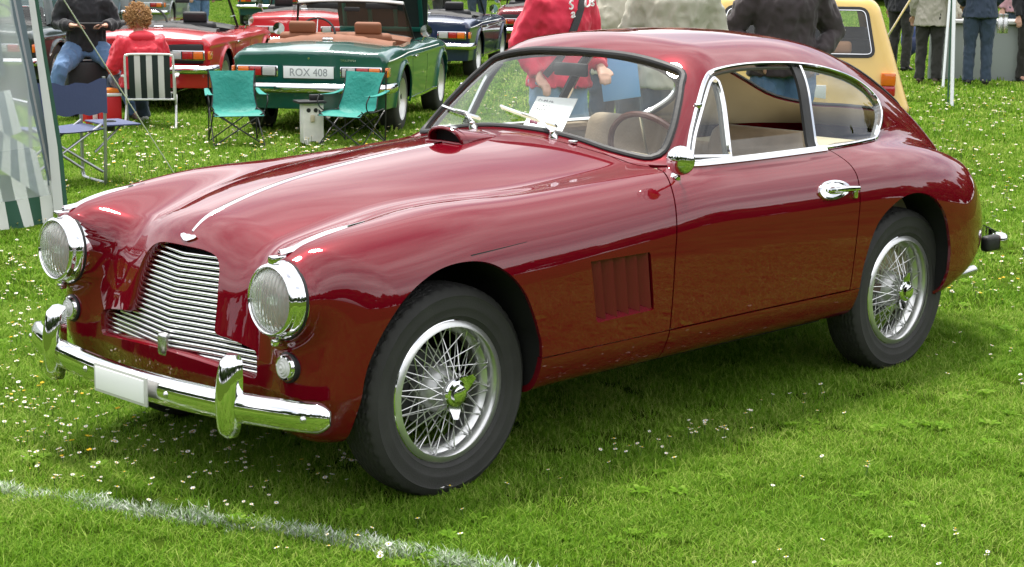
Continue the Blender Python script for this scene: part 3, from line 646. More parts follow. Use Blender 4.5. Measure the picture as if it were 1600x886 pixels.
# inner lip of the opening
G3=np.stack([gx(GRO[:,0],GRO[:,1]),GRO[:,0],GRO[:,1]],1); GN=normals(G3)
cen=np.array([0,.55]); ring=[]
lipV=[];lipF=[];n=len(G3)
gt=np.roll(GRO,-1,0)-np.roll(GRO,1,0); gt/=np.linalg.norm(gt,axis=1)[:,None]; gin=np.stack([gt[:,1],-gt[:,0]],1)
if psdf((GRO+gin*.005)[:,0],(GRO+gin*.005)[:,1],GRO).mean()<0: gin=-gin
prof=[(0,.0),(.003,.004),(.007,.014),(.010,.03),(.012,.055)]
for i in range(n):
    for (a,b) in prof: lipV.append((G3[i,0]+b,G3[i,1]+gin[i,0]*a,G3[i,2]+gin[i,1]*a))
m_=len(prof)
for i in range(n):
    for j in range(m_-1): k=(i+1)%n; lipF.append((i*m_+j,i*m_+j+1,k*m_+j+1,k*m_+j))
obj('grille_surround',lipV,lipF,M_PAINT,grille,60)
GIN=GRO+gin*.010
for k in range(21):
    zv=.4150+k*.0157
    # intersections of the opening at this height
    q=np.linspace(0,.44,400); ins=psdf(q,np.full(400,zv+.0),GIN)>0
    if not ins.any(): continue
    ym=q[ins].max()
    ys=np.concatenate([np.linspace(-ym,0,14),np.linspace(0,ym,14)[1:]])
    vee=lambda y: .030-.030*(1-min(abs(y)/.10,1))*0-0.022*max(0,1-abs(y)/.30)
    ys=np.array([-ym-.010,-ym*.5,-.012,0,.012,ym*.5,ym+.010]); xe_,x0_=float(gx(ym,zv))+.026,float(gx(0.,zv))+.012; P=[(x0_+(xe_-x0_)*max(0,(abs(y)-.012))/ym,y,zv-.004*max(0,1-abs(y)/.2)) for y in ys]
    V,Fs=sweep(P,[(-1,0,.45)]*len(P),[(-.0046,-.016),(-.0058,-.008)]+[(.0060*math.sin(a),.0065*math.cos(a)-.004) for a in np.linspace(-R(85),R(85),9)]+[(.0058,-.008),(.0046,-.016)]); obj('grille_slat',V,Fs,mat('polished_slat',(.78,.78,.79),.14,metal=1),grille,50)
# centre handle/starter-hole cover at grille foot
MB().rbox((-.552,0,.445),(.03,.045,.075),.012,3).build('grille_centre_post',M_CHROME2,grille)
# ---- bonnet trim: badge, centre strip, scoop
def ztop(x_,y_): return float(zsurf(x_,y_))
xs_=np.linspace(-.435,.63,60); P=[(a,0,b) for a,b in zip(xs_,zsurf(xs_,0*xs_))]; Nn=normals(np.array(P))
wd=lambda a:.003+.0085*min(1,(a+.435)/.12)
V=[];Fs=[]
for p,nn,a in zip(P,Nn,xs_):
    w_=wd(a); 
    for u,h in ((-w_,-.001),(-w_*.6,.0045),(w_*.6,.0045),(w_,-.001)): V.append((p[0]+nn[0]*h,u,p[2]+nn[2]*h))
for i in range(59):
    for j in range(3): Fs.append((i*4+j,i*4+j+1,i*4+j+5,i*4+j+4))
obj('bonnet_strip',V,Fs,M_CHROME,bonnet,80)
# winged badge: a flat bar with two swept wings
out=[(0,.007),(.012,.006),(.030,.008),(.042,.005),(.036,.000),(.020,-.005),(.008,-.008),(0,-.008)]
bp=np.array([(u,v) for u,v in out]+[(-u,v) for u,v in out[::-1]][1:-1]); bx0=-.452
V=[];
for h in (.001,.006):
    for u,v in bp:
        a=bx0+v*1.0; zt=ztop(a,abs(u)); nn=normals(np.array([[a,u,zt]]))[0]; V.append((a+nn[0]*h,u+nn[1]*h,zt+nn[2]*h))
k=len(bp); Fs=[tuple(range(k,2*k))]+[(i,(i+1)%k,k+(i+1)%k,k+i) for i in range(k)]
badge=obj('bonnet_badge',V,Fs,M_CHROME,bonnet,30)
# scoop: half-bullet with an open dark mouth facing forward
def scoop():
    V=[];Fs=[];ns=12;na=15; x0,x1=.655,.875
    for i in range(ns):
        t=i/(ns-1); xx=x0+(x1-x0)*t; hw=.085*(1-.35*t*t); hh=.055*(1-t)**.8+.001
        lean=.0
        for j in range(na):
            a=math.pi*j/(na-1); yv=-hw*math.cos(a); e=math.sin(a)**.7; b=ztop(xx,abs(yv)); V.append((xx-.035*e*(1-t)*0-.02*(1-t)*e,yv,b-.004+hh*e))
    for i in range(ns-1):
        for j in range(na-1): Fs.append((i*na+j,i*na+j+1,(i+1)*na+j+1,(i+1)*na+j))
    sc=obj('air_scoop',V,Fs,M_PAINT,bonnet)
    rim=[V[j] for j in range(na)]; rb=[(x0-.02,v[1],ztop(x0-.02,abs(v[1]))+.002) for v in rim]
    low=[(p[0],p[1]*.98,p[2]) for p in rb][1:-1]
    V2,F2=tube(rim+[rb[j] for j in range(na-2,0,-1)],.006,8,True); obj('scoop_rim',V2,F2,M_PAINT,sc)
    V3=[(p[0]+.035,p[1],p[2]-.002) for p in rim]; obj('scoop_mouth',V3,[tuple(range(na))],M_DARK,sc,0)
scoop()
# ---- lamps
def lamp_ring(y):
    c=(-.515,y,.672); hl=empty('headlamp',(0,0,0),0,parent=hero); ax=(-1,0,.05)
    MB().lathe([(.1185,-.06),(.1185,.0),(.118,.026),(.1135,.042),(.108,.048),(.1065,.052),(.107,.062),(.104,.069),(.098,.072),(.094,.069),(.093,.055)],c,ax,48).build('bezel',M_CHROME,hl,50)
    MB().lathe([(.1198,.018),(.1198,.0265),(.116,.0275)],c,ax,48).build('gasket',M_RUBBER,hl,50)
    MB().lathe([(.0945,.061),(.084,.071),(.063,.081),(.03,.087),(.0,.089)],c,ax,40).build('lens',M_LENS,hl,180)
    MB().lathe([(.094,.055),(.079,.03),(.05,.005),(.02,-.01),(0,-.012)],c,ax,40).build('reflector',M_CHROME,hl,180)
    MB().lathe([(0,.012),(.016,.012),(.016,.045),(.010,.056),(0,.058)],c,ax,16).build('bulb_shield',M_CHROME2,hl,50)
    MB().rbox((c[0]-.045,y,c[2]-.124),(.03,.02,.022),.006).build('clip',M_CHROME,hl)
    for dz in (0,):
        xx=np.linspace(-.545,-.225,24); tw=sst(-.225,-.40,xx)
        P=[]
        for a,t in zip(xx,tw):
            aa=max(a,-.49); P.append((a,y+ (0.0 if y<0 else 0),ztop(aa,abs(y))+(-(-.49-a)*0 if a>=-.49 else -.10*(-.49-a))))
        P=np.array(P); V=[];Fs=[]
        for i,p in enumerate(P):
            w_=.002+.0055*tw[i]; 
            for u,h in ((-w_,-.004),(-w_*.55,.004+.004*tw[i]),(w_*.55,.004+.004*tw[i]),(w_,-.004)): V.append((p[0],p[1]+u,p[2]+h))
        for i in range(23):
            for j in range(3): Fs.append((i*4+j,i*4+j+1,i*4+j+5,i*4+j+4))
        obj('wing_strip',V,Fs,M_CHROME,hero,60)
        MB().rbox((-.553,y,.792),(.05,.028,.024),.005).build('strip_block',M_CHROME,hl)
    sd=empty('side_lamp',(0,0,0),0,parent=hero); yy_=y*1.005; xb_=float(xsurf(abs(yy_),.468)); c2=(xb_,yy_,.468)
    MB().lathe([(.046,-.02),(.046,.004),(.041,.008)],c2,ax,28).build('gasket',M_RUBBER,sd)
    MB().lathe([(.041,.0),(.041,.010),(.037,.017),(.031,.018)],c2,ax,28).build('bezel',M_CHROME,sd)
    MB().lathe([(.033,.014),(.030,.020),(.026,.019),(.022,.025),(.018,.024),(.014,.029),(.008,.028),(0,.033)],c2,ax,28).build('lens',mat('frosted_lens',(.62,.62,.60),.2,coat=.6,bump=(200,.2)),sd)
for y_ in (-.587,.587): lamp_ring(y_)
# ---- front bumper
bpth=crom([(-.690,0),(-.686,.15),(-.675,.30),(-.652,.48),(-.612,.64),(-.575,.74),(-.535,.800)],8); full=np.vstack([(bpth*[1,-1])[::-1],bpth[1:]])
P=[(a,b,.345+.012*abs(b)) for a,b in full]; d=np.gradient(full,axis=0); Nn=[(-t[1],t[0],0) if (-t[1])<0 or abs(t[1])<abs(t[0]) else (t[1],-t[0],0) for t in d]
Nn=[(-abs(t[1]),math.copysign(abs(t[0]),b),0) for t,(a,b) in zip(d,full)]
bprof=[(-.045,-.018)]+[(.045*math.sin(a),.026*math.cos(a)-.006) for a in np.linspace(-R(80),R(80),13)]+[(.045,-.018)]
_sc=[1-.55*max(0,(abs(b)-.765)/.035)**2 if abs(b)>.765 else 1 for a,b in full]; V,Fs=sweep(P,Nn,bprof,sc=_sc); bump=obj('front_bumper',V,Fs,M_CHROME,hero,50)
for y_ in (-.482,.482):
    V=[];Fs=[];ns=16;na=14
    for i in range(ns):
        t=i/(ns-1); zz=.262+.246*t; prot=.030+.028*math.sin(math.pi*min(1,t*1.25))**.7 if t<.8 else .030+.028*math.sin(math.pi*min(1,.8*1.25))**.7
        w_=.038*(1-.30*abs(2*t-1)**3); prot=.030+.034*math.sin(math.pi*(t*.86+.06))**.5; lean=.014*(t-.5)
        if i in (0,ns-1): w_*=.75; prot*=.7
        for j in range(na):
            a=math.pi*(j/(na-1)-.5); V.append((-.640-prot*math.cos(a)**.75+lean+( .006),y_+w_*math.sin(a),zz))
    for i in range(ns-1):
        for j in range(na-1): Fs.append((i*na+j,i*na+j+1,(i+1)*na+j+1,(i+1)*na+j))
    Fs.append(tuple(range(na))); Fs.append(tuple((ns-1)*na+j for j in range(na))[::-1]); 
    obj('overrider',V,Fs,M_CHROME,bump,60)
    MB().lathe([(.052,-.004),(.052,.004)],(-.645,y_*1.0,.345),(0,1,0),20,True).build('overrider_gasket',M_RUBBER,bump)
for y_ in (-.74,-.22,.22,.74):
    i=int(np.abs(full[:,1]-y_).argmin()); p=Vector(P[i]); nn=Vector(Nn[i]).normalized(); MB().lathe([(.011,.018),(.010,.022),(.005,.026),(0,.027)],p,nn,12).build('bumper_bolt',M_CHROME2,bump)
MB().lathe([(.0,0)],(0,0,0),(0,0,1),3)
pl=empty('licence_plate',(0,0,0),0,parent=hero)
pc=(-.722,-.012,.345)
MB().rbox(pc,(.008,.292,.092),.003).build('plate_frame',mat('plate_grey',(.55,.55,.52),.5),pl)
MB().rbox((pc[0]-.0045,pc[1],pc[2]),(.004,.268,.072),.0015).build('plate_face',mat('plate_white',(.90,.90,.90),.6),pl)
# valance lip under the grille
# ---- rear bumper, exhaust
rp_=crom([(3.66,0),(3.635,.3),(3.54,.52),(3.39,.665)],8); fullr=np.vstack([(rp_*[1,-1])[::-1],rp_[1:]]); d=np.gradient(fullr,axis=0)
Nn=[(abs(t[1]),math.copysign(abs(t[0]),b),0) for t,(a,b) in zip(d,fullr)]
V,Fs=sweep([(a,b,.425) for a,b in fullr],Nn,bprof); rb_=obj('rear_bumper',V,Fs,M_CHROME,hero,50)
for y_ in (-.66,-.30,.30,.66): MB().rbox((3.63 if abs(y_)<.5 else 3.345,y_,.43),(.07 if abs(y_)<.5 else .13,.06 if abs(y_)<.5 else .045,.16 if abs(y_)<.5 else .07),.016,3).build('rear_overrider' if abs(y_)<.5 else 'bumper_end',M_CHROME if abs(y_)<.5 else M_RUBBER,rb_)
for y_ in (-.66,.66): MB().rbox((3.40,y_*1.01,.43),(.055,.075,.085),.025,3).build('bumper_end_cap',M_CHROME,rb_)
for y_ in (-.50,.50): MB().tube([(2.9,y_,.25),(3.3,y_,.262),(3.48,y_,.270)],.022,14).build('exhaust_pipe',M_CHROME2,hero)
for y_ in (-.46,.46):
    xt=float(-xsurf(.46,.66,4.2,2.6)*-1); p=np.array([[xt,y_,.66]]); nn=normals(p)[0]
    MB().lathe([(0,.022),(.02,.020),(.030,.012),(.034,.0),(.034,-.02)],p[0],nn,16).build('tail_lamp',mat('red_lens',(.35,.01,.01),.15,coat=1),hero)
# ---- wheels
M_SILVER=mat('silver_wheel_enamel',(.66,.66,.65),.30,metal=.85)
def build_wheel():
    w=empty('wheel',(0,0,0),parent=hero)
    # tyre: lathe with zig-zag tread (local axis y, outer face towards -y)
    Rt=.336; na=320
    prof=[(.212,.050),(.222,.064),(.236,.0725),(.239,.0755),(.242,.0750),(.262,.081),(.266,.0825),(.270,.0820),(.285,.083),(.300,.0815),(.303,.0828),(.306,.0805),(.316,.075),(.324,.068)]
    V=[];Fs=[]
    tread=np.linspace(-.064,.064,33)
    cols=[('s',r,-y) for r,y in prof]+[('t',0,y) for y in tread]+[('s',r,y) for r,y in prof[::-1]]
    for i in range(na):
        a=2*math.pi*i/na; tri=abs(((i*48/na)%1)-.5)*4-1
        for k,r,y in cols:
            if k=='t':
                base=Rt-.9*abs(y)**2*1.2-.003*(abs(y)/.064)**6; g=((y+.0045*tri)/.0165+100.5)%1
                cut=.0042 if (g<.28) else 0
                if abs(y)>.046 and ((i*48/na)%1)<.30: cut=.003
                r_=base-cut
            else:
                r_=r
            V.append((r_*math.sin(a),y,r_*math.cos(a)))
    m=len(cols)
    for i in range(na):
        k=(i+1)%na
        for j in range(m-1): Fs.append((i*m+j,i*m+j+1,k*m+j+1,k*m+j))
    obj('tyre',V,Fs,M_TYRE,w,32)
    rim=MB().lathe([(.204,.075),(.222,.071),(.2245,.0665),(.222,.062),(.214,.060),(.208,.050),(.203,.040),(.203,.028),(.186,.016),(.182,.0),(.186,-.03),(.203,-.04),(.205,-.055),(.222,-.07)],(0,0,0),(0,-1,0),64)
    ro=rim.build('rim',M_SILVER,w,50)
    MB().lathe([(.223,.0685),(.2262,.0665),(.223,.0645)],(0,0,0),(0,-1,0),64).build('rim_edge',M_CHROME,ro,80)
    hub=MB().lathe([(.076,-.03),(.078,-.01),(.074,.020),(.060,.046),(.050,.052),(.046,.060),(.044,.090),(.040,.094),(0,.094)],(0,0,0),(0,-1,0),32)
    hb=hub.build('hub',mat('hub_silver',(.50,.50,.49),.42,metal=.8),w,40)
    MB().lathe([(.0,-.055),(.12,-.055),(.12,-.035),(.0,-.034)],(0,0,0),(0,-1,0),32).build('brake_drum',mat('brake_drum',(.04,.04,.04),.6),w,40)
    sp=MB().lathe([(.043,.090),(.045,.098),(.040,.104),(.030,.107),(.027,.118),(.022,.121),(.0,.1215)],(0,0,0),(0,-1,0),28)
    for a in (R(52),R(192)):
        c,s_=math.sin(a),math.cos(a); t=Vector((c,0,s_)); u=Vector((s_,0,-c))
        pts=[]
        V=[];
        for (l,wd_,dep) in ((.020,.030,.098),(.045,.026,.104),(.066,.015,.112),(.078,.010,.116)):
            for e in (-1,1):
                for dd in (0,.009): p=t*l+u*wd_*e; V.append((p.x,-dep+dd,p.z))
        Fs=[]
        for i in range(3):
            o=i*4; q=o+4; Fs+=[(o,o+2,q+2,q),(o+1,q+1,q+3,o+3),(o,q,q+1,o+1),(o+2,o+3,q+3,q+2)]
        Fs+=[(12,14,15,13)]; sp.add(V,Fs)
    sp.build('knock_off_nut',M_CHROME,hb,30)
    # spokes (each its own piece, shared meshes)
    kinds=[]
    def spoke_mesh(r0,y0,r1,y1,da):
        p=Vector((0,y0,r0)); q=Vector((r1*math.sin(da),y1,r1*math.cos(da))); d=(q-p)
        V1,F1=tube([p,q-d.normalized()*.014],.0018,5); V2,F2=tube([q-d.normalized()*.016,q],.0030,6)
        V=V1+V2; Fq=F1+[tuple(i+len(V1) for i in f) for f in F2]
        me=bpy.data.meshes.new('spoke'); me.from_pydata(V,[],Fq); me.materials.append(M_SILVER); me.polygons.foreach_set('use_smooth',[True]*len(me.polygons)); me.set_sharp_from_angle(angle=R(50)); return me
    sets=[(16,.043,-.085,.185,-.012,R(26),0),(16,.043,-.082,.185,-.004,-R(26),R(9)),(16,.072,-.015,.204,-.034,R(48),R(4)),(16,.070,-.008,.204,-.030,-R(48),R(13))]
    for n_,r0,y0,r1,y1,da,ph in sets:
        me=spoke_mesh(r0,y0,r1,y1,da)
        for k in range(n_):
            o=bpy.data.objects.new('spoke',me); o.rotation_euler=(0,2*math.pi*k/n_+ph,0); link(o,w)
    return w
wh=build_wheel()
spots=[(0,-.655,0,.10),(2.515,-.655,0,1.3),(0,.655,math.pi,.6),(2.515,.655,math.pi,2.)]
for i,(x_,y_,rz,sp_) in enumerate(spots):
    w_=wh if i==0 else copy_tree(wh,hero)
    w_.location=(x_,y_,.331); w_.rotation_mode='XYZ'
    w_.rotation_euler=(0,0,rz) if i==0 else (0,sp_*0+ (R(160) if i==1 else .4),rz)
# ---- interior
INT=empty('interior',(0,0,0),0,parent=hero)
mb=MB(); mb.box((1.75,0,.345),(1.5,1.36,.03)); mb.build('floor',mat('carpet',(.10,.07,.05),.95),INT,0)
for sg in (-1,1):
    V=[];Fs=[]
    xs2=np.linspace(1.12,2.75,20); zz=np.linspace(.36,.951,8)
    for a in xs2:
        for b,yv in zip(zz,ysurf(np.full(8,a),zz)): V.append((a,sg*(min(yv,.74 if a<2.1 else .66)-.035),b))
    for i in range(19):
        for j in range(7): Fs.append((i*8+j,i*8+j+1,(i+1)*8+j+1,(i+1)*8+j))
    obj('door_trim',V,Fs,M_CREAM,INT)
    V2,F2=tube([(a,sg*(float(ysurf(a,.94))-.045),.925) for a in np.linspace(1.2,2.5,16)],.022,8); obj('trim_roll',V2,F2,M_SEAT,INT)
# headlining (inner roof)
V=[];Fs=[]; xs2=np.linspace(1.36,2.95,26); ys2=np.linspace(-.44,.44,15)
def seat(y):
    st=empty('seat',(0,0,0),0,parent=INT)
    def pad(c,d,tilt,r):
        M=Matrix.Translation(c)@Matrix.Rotation(tilt,4,'Y'); return MB().rbox((0,0,0),d,r,4,M)
    pad((1.72,y,.50),(.50,.48,.16),-.1,.06).build('cushion',M_SEAT,st); pad((2.02,y,.74),(.13,.50,.52),.25,.06).build('backrest',M_SEAT,st)
    return st
seat(-.34); seat(.34)
M=Matrix.Translation((2.42,0,.66))@Matrix.Rotation(.35,4,'Y'); MB().rbox((0,0,0),(.12,1.0,.42),.05,3,M).build('rear_backrest',M_SEAT,INT)
MB().rbox((2.26,0,.50),(.42,1.0,.12),.05,3).build('rear_cushion',M_SEAT,INT)
MB().rbox((2.80,0,.84),(.62,.90,.03),.01).build('parcel_shelf',M_CREAM,INT)
# dashboard with cream roll top
V=[];Fs=[]; ys3=np.linspace(-.60,.60,25)
for y_ in ys3:
    xe=float(xsurf(abs(y_),1.0 if abs(y_)<.45 else .975,.75,1.55)); zt=.985-.06*(abs(y_)/.6)**2
    for (dx,dz) in ((.015,-.004),(.08,.004),(.16,.004),(.195,-.012),(.20,-.05),(.18,-.20)): V.append((xe+dx if dx<.05 else max(xe+dx,1.02+dx),y_,zt+dz))
for i in range(24):
    for j in range(5): Fs.append((i*6+j,i*6+j+1,(i+1)*6+j+1,(i+1)*6+j))
obj('dashboard',V,Fs,M_CREAM,INT,60)
stw=empty('steering_wheel',(0,0,0),0,parent=INT); ca=Vector((1.40,-.34,.905)); ax=Vector((.86,0,.42)).normalized(); e1=Vector((0,1,0)); e2=ax.cross(e1)
V,Fs=tube([ca+e1*.205*math.cos(t)+e2*.205*math.sin(t) for t in np.linspace(0,2*math.pi,40,endpoint=False)],.012,8,True); obj('wheel_rim',V,Fs,M_WOOD,stw)
mb=MB()
for t in (R(90),R(210),R(330)): mb.tube([ca-ax*.03,ca+(e1*math.cos(t)+e2*math.sin(t))*.2],.006,6)
mb.lathe([(0,.0),(.04,.0),(.045,-.03),(.02,-.08),(.02,-.45)],ca,ax,16); mb.build('wheel_hub',M_CHROME2,stw)
M=Matrix.Translation((1.30,.0,1.235)); MB().rbox((0,0,0),(.015,.17,.05),.007,2,M).build('rear_view_mirror',M_RUBBER,INT)
# ---- wipers, jets
for y_,y1 in ((-.213,.176),(.205,.56)):
    wp=empty('wiper',(0,0,0),0,parent=hero); p0=Vector((.985,y_,ztop(.985,abs(y_))+.002))
    MB().lathe([(.018,-.01),(.016,.008),(.011,.014),(.010,.024),(0,.027)],p0,(-.3,0,1),16).build('spindle',M_CHROME,wp)
    zt=1.084 if y1<.3 else 1.055; tt=np.linspace(0,1,9)
    yv=y_+(y1-y_)*tt; zv=1.034+(zt-1.034)*tt; xv=xsurf(np.abs(yv),zv,.75,1.55)
    L3=[Vector((a-.010,b,c+.008)) for a,b,c in zip(xv,yv,zv)]
    up=Vector((-.7,0,.7))
    MB().tube([p0+Vector((0,0,.020)),p0*.6+L3[2]*.4+up*.016,L3[3]+up*.014,L3[5]+up*.010],[.008,.0065,.005,.004],8).build('arm',M_CHROME,wp)
    V,Fs=sweep(L3[1:],[up]*8,[(-.004,-.008),(-.004,.008),(.004,.008),(.004,-.008)]); obj('blade',V,Fs,M_CHROME,wp,20)
for y_ in (-.31,.31): MB().rbox((.985,y_,ztop(.985,.31)+.006),(.022,.03,.014),.004).build('washer_jet',M_CHROME,hero)
# ---- mirror
mi=empty('wing_mirror',(0,0,0),0,parent=hero); p0=Vector((1.07,-.700,.905)); mc=pix(1063,251,'y',-.80); mc=Vector(mc)
p0=Vector((1.063,-float(ysurf(1.063,.914)),.914))
MB().tube([p0,p0+Vector((.0,-.03,.03)),p0.lerp(mc,.6)+Vector((0,-.01,.005)),mc+Vector((.02,0,-.01))],[.007,.006,.006,.008],8).build('stalk',M_CHROME,mi)
MB().lathe([(.020,-.004),(.018,.006),(.008,.014)],p0,(0,-1,.6),14).build('base',M_CHROME,mi)
axm=Vector((-.85,-.35,-.02)).normalized(); MB().lathe([(.0,.022),(.018,.021),(.036,.015),(.048,.005),(.051,-.004),(.049,-.008),(0,-.007)],mc,axm,32).build('housing',M_CHROME,mi,180)
MB().ell(mc+Vector((.025,-.01,-.022)),(.014,.014,.014)).build('ball_joint',M_CHROME,mi)
# ---- door handle
for sg in (-1,1):
    hd=empty('door_handle',(0,0,0),0,parent=doors[sg]); h0=1.83;zh=.803
    P2=crom([(1.805,.803),(1.835,.828),(1.90,.834),(1.96,.825),(1.99,.806),(1.96,.786),(1.90,.774),(1.835,.780)],5,True)
    P,Nn=surfpath(P2,.004,sg); V,Fs=sweep(P,Nn,[(-.006,-.004),(-.004,.006),(.004,.006),(.006,-.004)],True); obj('escutcheon',V,Fs,M_CHROME,hd)
    Pf,Nf=surfpath(np.vstack([P2,[P2.mean(0)]]),-.0,sg); Pf=np.array(Pf)-np.array(Nf)*np.r_[np.full(len(P2),-.003),.001][:,None]; k=len(P2); obj('cup',Pf,[(i,(i+1)%k,k) for i in range(k)],M_CHROME,hd,180)
    yb=float(ysurf(1.95,.80)); MB().tube([(1.86,sg*(yb-.002),.806),(1.90,sg*(yb+.012),.806),(1.97,sg*(yb+.020),.806),(2.035,sg*(yb+.020),.802)],[.007,.009,.011,.009],10).build('lever',M_CHROME,hd)
    MB().rbox((2.02,sg*(yb+.014),.786),(.022,.02,.045),.007).build('push_button',M_CHROME,hd)
# ---- show card behind the windscreen
_c=[Vector(pix(*p,'x',v)) for p,v in (((840,151),1.36),((903,155),1.36),((878,207),1.17),((818,196),1.17))]
nn=(_c[1]-_c[0]).cross(_c[3]-_c[0]).normalized()
card=obj('show_card',_c+[c-nn*.002 for c in _c],[(3,2,1,0),(4,5,6,7),(0,1,5,4),(1,2,6,5),(2,3,7,6),(3,0,4,7)],M_WHITE,None,0)
tag(card,'white handwritten paper card propped behind the coupe windscreen','sign')
def card_pt(u,v,h=.0016):
    p=_c[0]*(1-u)*(1-v)+_c[1]*u*(1-v)+_c[2]*u*v+_c[3]*(1-u)*v; n_=(_c[1]-_c[0]).cross(_c[3]-_c[0]).normalized()
    if n_.dot(Vector(CAM)-_c[0])<0: n_=-n_
    return p+n_*h
def pen(u0,u1,v0,v1,n,h,m,name,seed,r=.0011):
    g=np.random.default_rng(seed); mb=MB()
    for k in range(n):
        t=(k+.5)/n; cu,cv=u0+(u1-u0)*t,v0+(v1-v0)*t; w=(u1-u0)/n*.42; P=[card_pt(cu+g.uniform(-w,w),cv+g.uniform(-h,h)) for _ in range(5)]; mb.tube(crom([tuple(p) for p in P],4),r,4)
    return mb.build(name,m,card,180)
_ink=mat('grey_ink',(.25,.25,.27),.7)
pen(.06,.46,.10,.15,6,.035,_ink,'handwriting',1); pen(.22,.45,.30,.28,3,.03,_ink,'handwriting',2,.0009); pen(.12,.36,.43,.40,4,.045,M_BLACK,'handwriting',3); pen(.16,.50,.58,.50,4,.035,_ink,'handwriting',4); pen(.20,.36,.70,.62,3,.05,M_REDINK,'handwriting',5); pen(.10,.32,.84,.86,5,.05,mat('dark_red_ink',(.20,.01,.05),.7),'red_drawing',6,.004)
bpy.context.view_layer.update()
# ================================================================== parked roadsters behind (built once, recoloured per car)
_z2=spl([(-.75,.58),(-.6,.69),(-.2,.775),(.4,.825),(.8,.85),(1.0,.86),(2.05,.845),(2.4,.845),(2.8,.812),(2.97,.79),(3.1,.78)])
_f2=spl([(-.75,.62),(-.6,.69),(-.3,.755),(0,.785),(.6,.79),(1.,.795),(1.5,.785),(2.0,.80),(2.4,.815),(2.8,.79),(2.97,.77),(3.1,.76)])
_w2=spl([(-.8,.60),(-.5,.69),(0,.728),(1,.735),(2,.735),(2.6,.728),(3.0,.70)])
def F2(x,y,z):
    s=np.abs(y); t=sst(.15,.62,s); h=_z2(x)*(1-t)+_f2(x)*t-.25*np.maximum(s-.62,0)
    fl=0
    for cx in (0,2.24):
        rho=np.sqrt((x-cx)**2+(z-.30)**2); fl=fl+.026*np.exp(-((rho-.345)/.032)**2)
    zz=np.where(z>.62,.5*(z-.62)**2,.22*(.62-z)**2)
    side=s-(_w2(x)-zz+fl+.010*np.exp(-((z-.70)/.02)**2))
    a=smax((z-h)*.97,side,.055)
    a=smax(a,x-(2.99-.10*s*s-.10*np.maximum(.55-z,0)),.035)
    a=smax(a,(-.76+.25*s*s+.15*np.abs(z-.5))-x,.12)
    return smax(a,.24-z,.04)
def shell(Ff,X0_,X1_,ZA_,nf,nm,nb,nth):
    th=np.linspace(-np.pi/2,np.pi*1.5,2*nth,endpoint=False); n2=len(th)
    ps=[(X0_,p) for p in np.linspace(-np.pi/2+.004,0,nf,endpoint=False)]+[(x,0) for x in np.linspace(X0_,X1_,nm,endpoint=False)]+[(X1_,p) for p in np.linspace(0,np.pi/2-.004,nb)]
    O=np.zeros((len(ps),n2,3)); D=np.zeros((len(ps),n2,3))
    for k,(x,p) in enumerate(ps):
        O[k,:,0]=x; O[k,:,2]=ZA_; D[k,:,0]=math.sin(p); D[k,:,1]=-math.cos(p)*np.cos(th); D[k,:,2]=math.cos(p)*np.sin(th)
    P=surf(O,D,Ff,24,1.6); Nn=normals(P,Ff); a,b=P.shape[:2]; idx=np.arange(a*b).reshape(a,b); nx=np.roll(idx,-1,1)
    q=np.stack([idx[:-1],idx[1:],nx[1:],nx[:-1]],-1).reshape(-1,4); V=P.reshape(-1,3); Nn=Nn.reshape(-1,3)
    e=np.cross(V[q[:,1]]-V[q[:,0]],V[q[:,3]]-V[q[:,0]])
    if (e*Nn[q[:,0]]).sum(1).mean()<0: q=q[:,::-1]
    return Sh(V,Nn,q,[])
def solve_y(Ff,x,z):
    x=np.asarray(x,float); z=np.asarray(z,float); a=np.full(x.shape,.05); b=np.full(x.shape,1.2)
    for _ in range(22):
        m=(a+b)/2; i=Ff(x,m,z)<0; a=np.where(i,m,a); b=np.where(i,b,m)
    return (a+b)/2
def solve_z(Ff,x,y,lo=.35,hi=1.7):
    x=np.asarray(x,float); y=np.asarray(y,float); a=np.full(x.shape,lo); b=np.full(x.shape,hi)
    for _ in range(22):
        m=(a+b)/2; i=Ff(x,y,m)<0; a=np.where(i,m,a); b=np.where(i,b,m)
    return (a+b)/2
S2=shell(F2,.2,2.3,.5,46,100,46,100)
x,s,z=xyz(S2)
for cx in (0,2.24): x,s,z=xyz(S2); S2=clip(S2,-np.minimum(.338-np.sqrt((x-cx)**2+(np.maximum(z,.30)-.30)**2),s-.4))
x,s,z=xyz(S2); S2=clip(S2,z-.262)
COCK=resample(roundpoly([(.96,-.56),(2.03,-.60),(2.03,.60),(.96,.56)],.12,6),.03)
x,s,z=xyz(S2); S2=clip(S2,-np.minimum(psdf_band(x,S2.V[:,1],COCK),z-.6))
BAY=resample(roundpoly([(-.50,-.48),(.74,-.55),(.74,.55),(-.50,.48)],.08,6),.03)
def bayf(m): x,s,z=xyz(m); return np.minimum(psdf_band(x,m.V[:,1],BAY),z-.6)
S2L=clip(S2,bayf(S2)-.002); S2O=clip(S2,-bayf(S2)-.002)
S2f,S2Of,S2Lf=flange(S2,.02),flange(S2O,.02),flange(S2L,.015)
M_AMBER=mat('amber_lens',(.75,.16,.01),.2,coat=1); M_RED=mat('red_lamp',(.40,.012,.01),.2,coat=1); M_CLEAR=mat('clear_lamp',(.45,.45,.43),.2,coat=1)
M_VINYL=mat('black_vinyl',(.015,.015,.016),.6,bump=(60,.2)); M_TAN=mat('tan_tonneau',(.20,.075,.035),.7,bump=(12,.3)); M_INT=mat('dark_interior',(.02,.018,.016),.8)
M_STEELW=mat('silver_wheel_paint',(.62,.62,.60),.35,metal=.5); M_MATBLK=mat('satin_black',(.012,.012,.013),.5)
def paint(name,c,metal=.0): return mat(name,c,.32,metal=metal,coat=1,coat_r=.03)
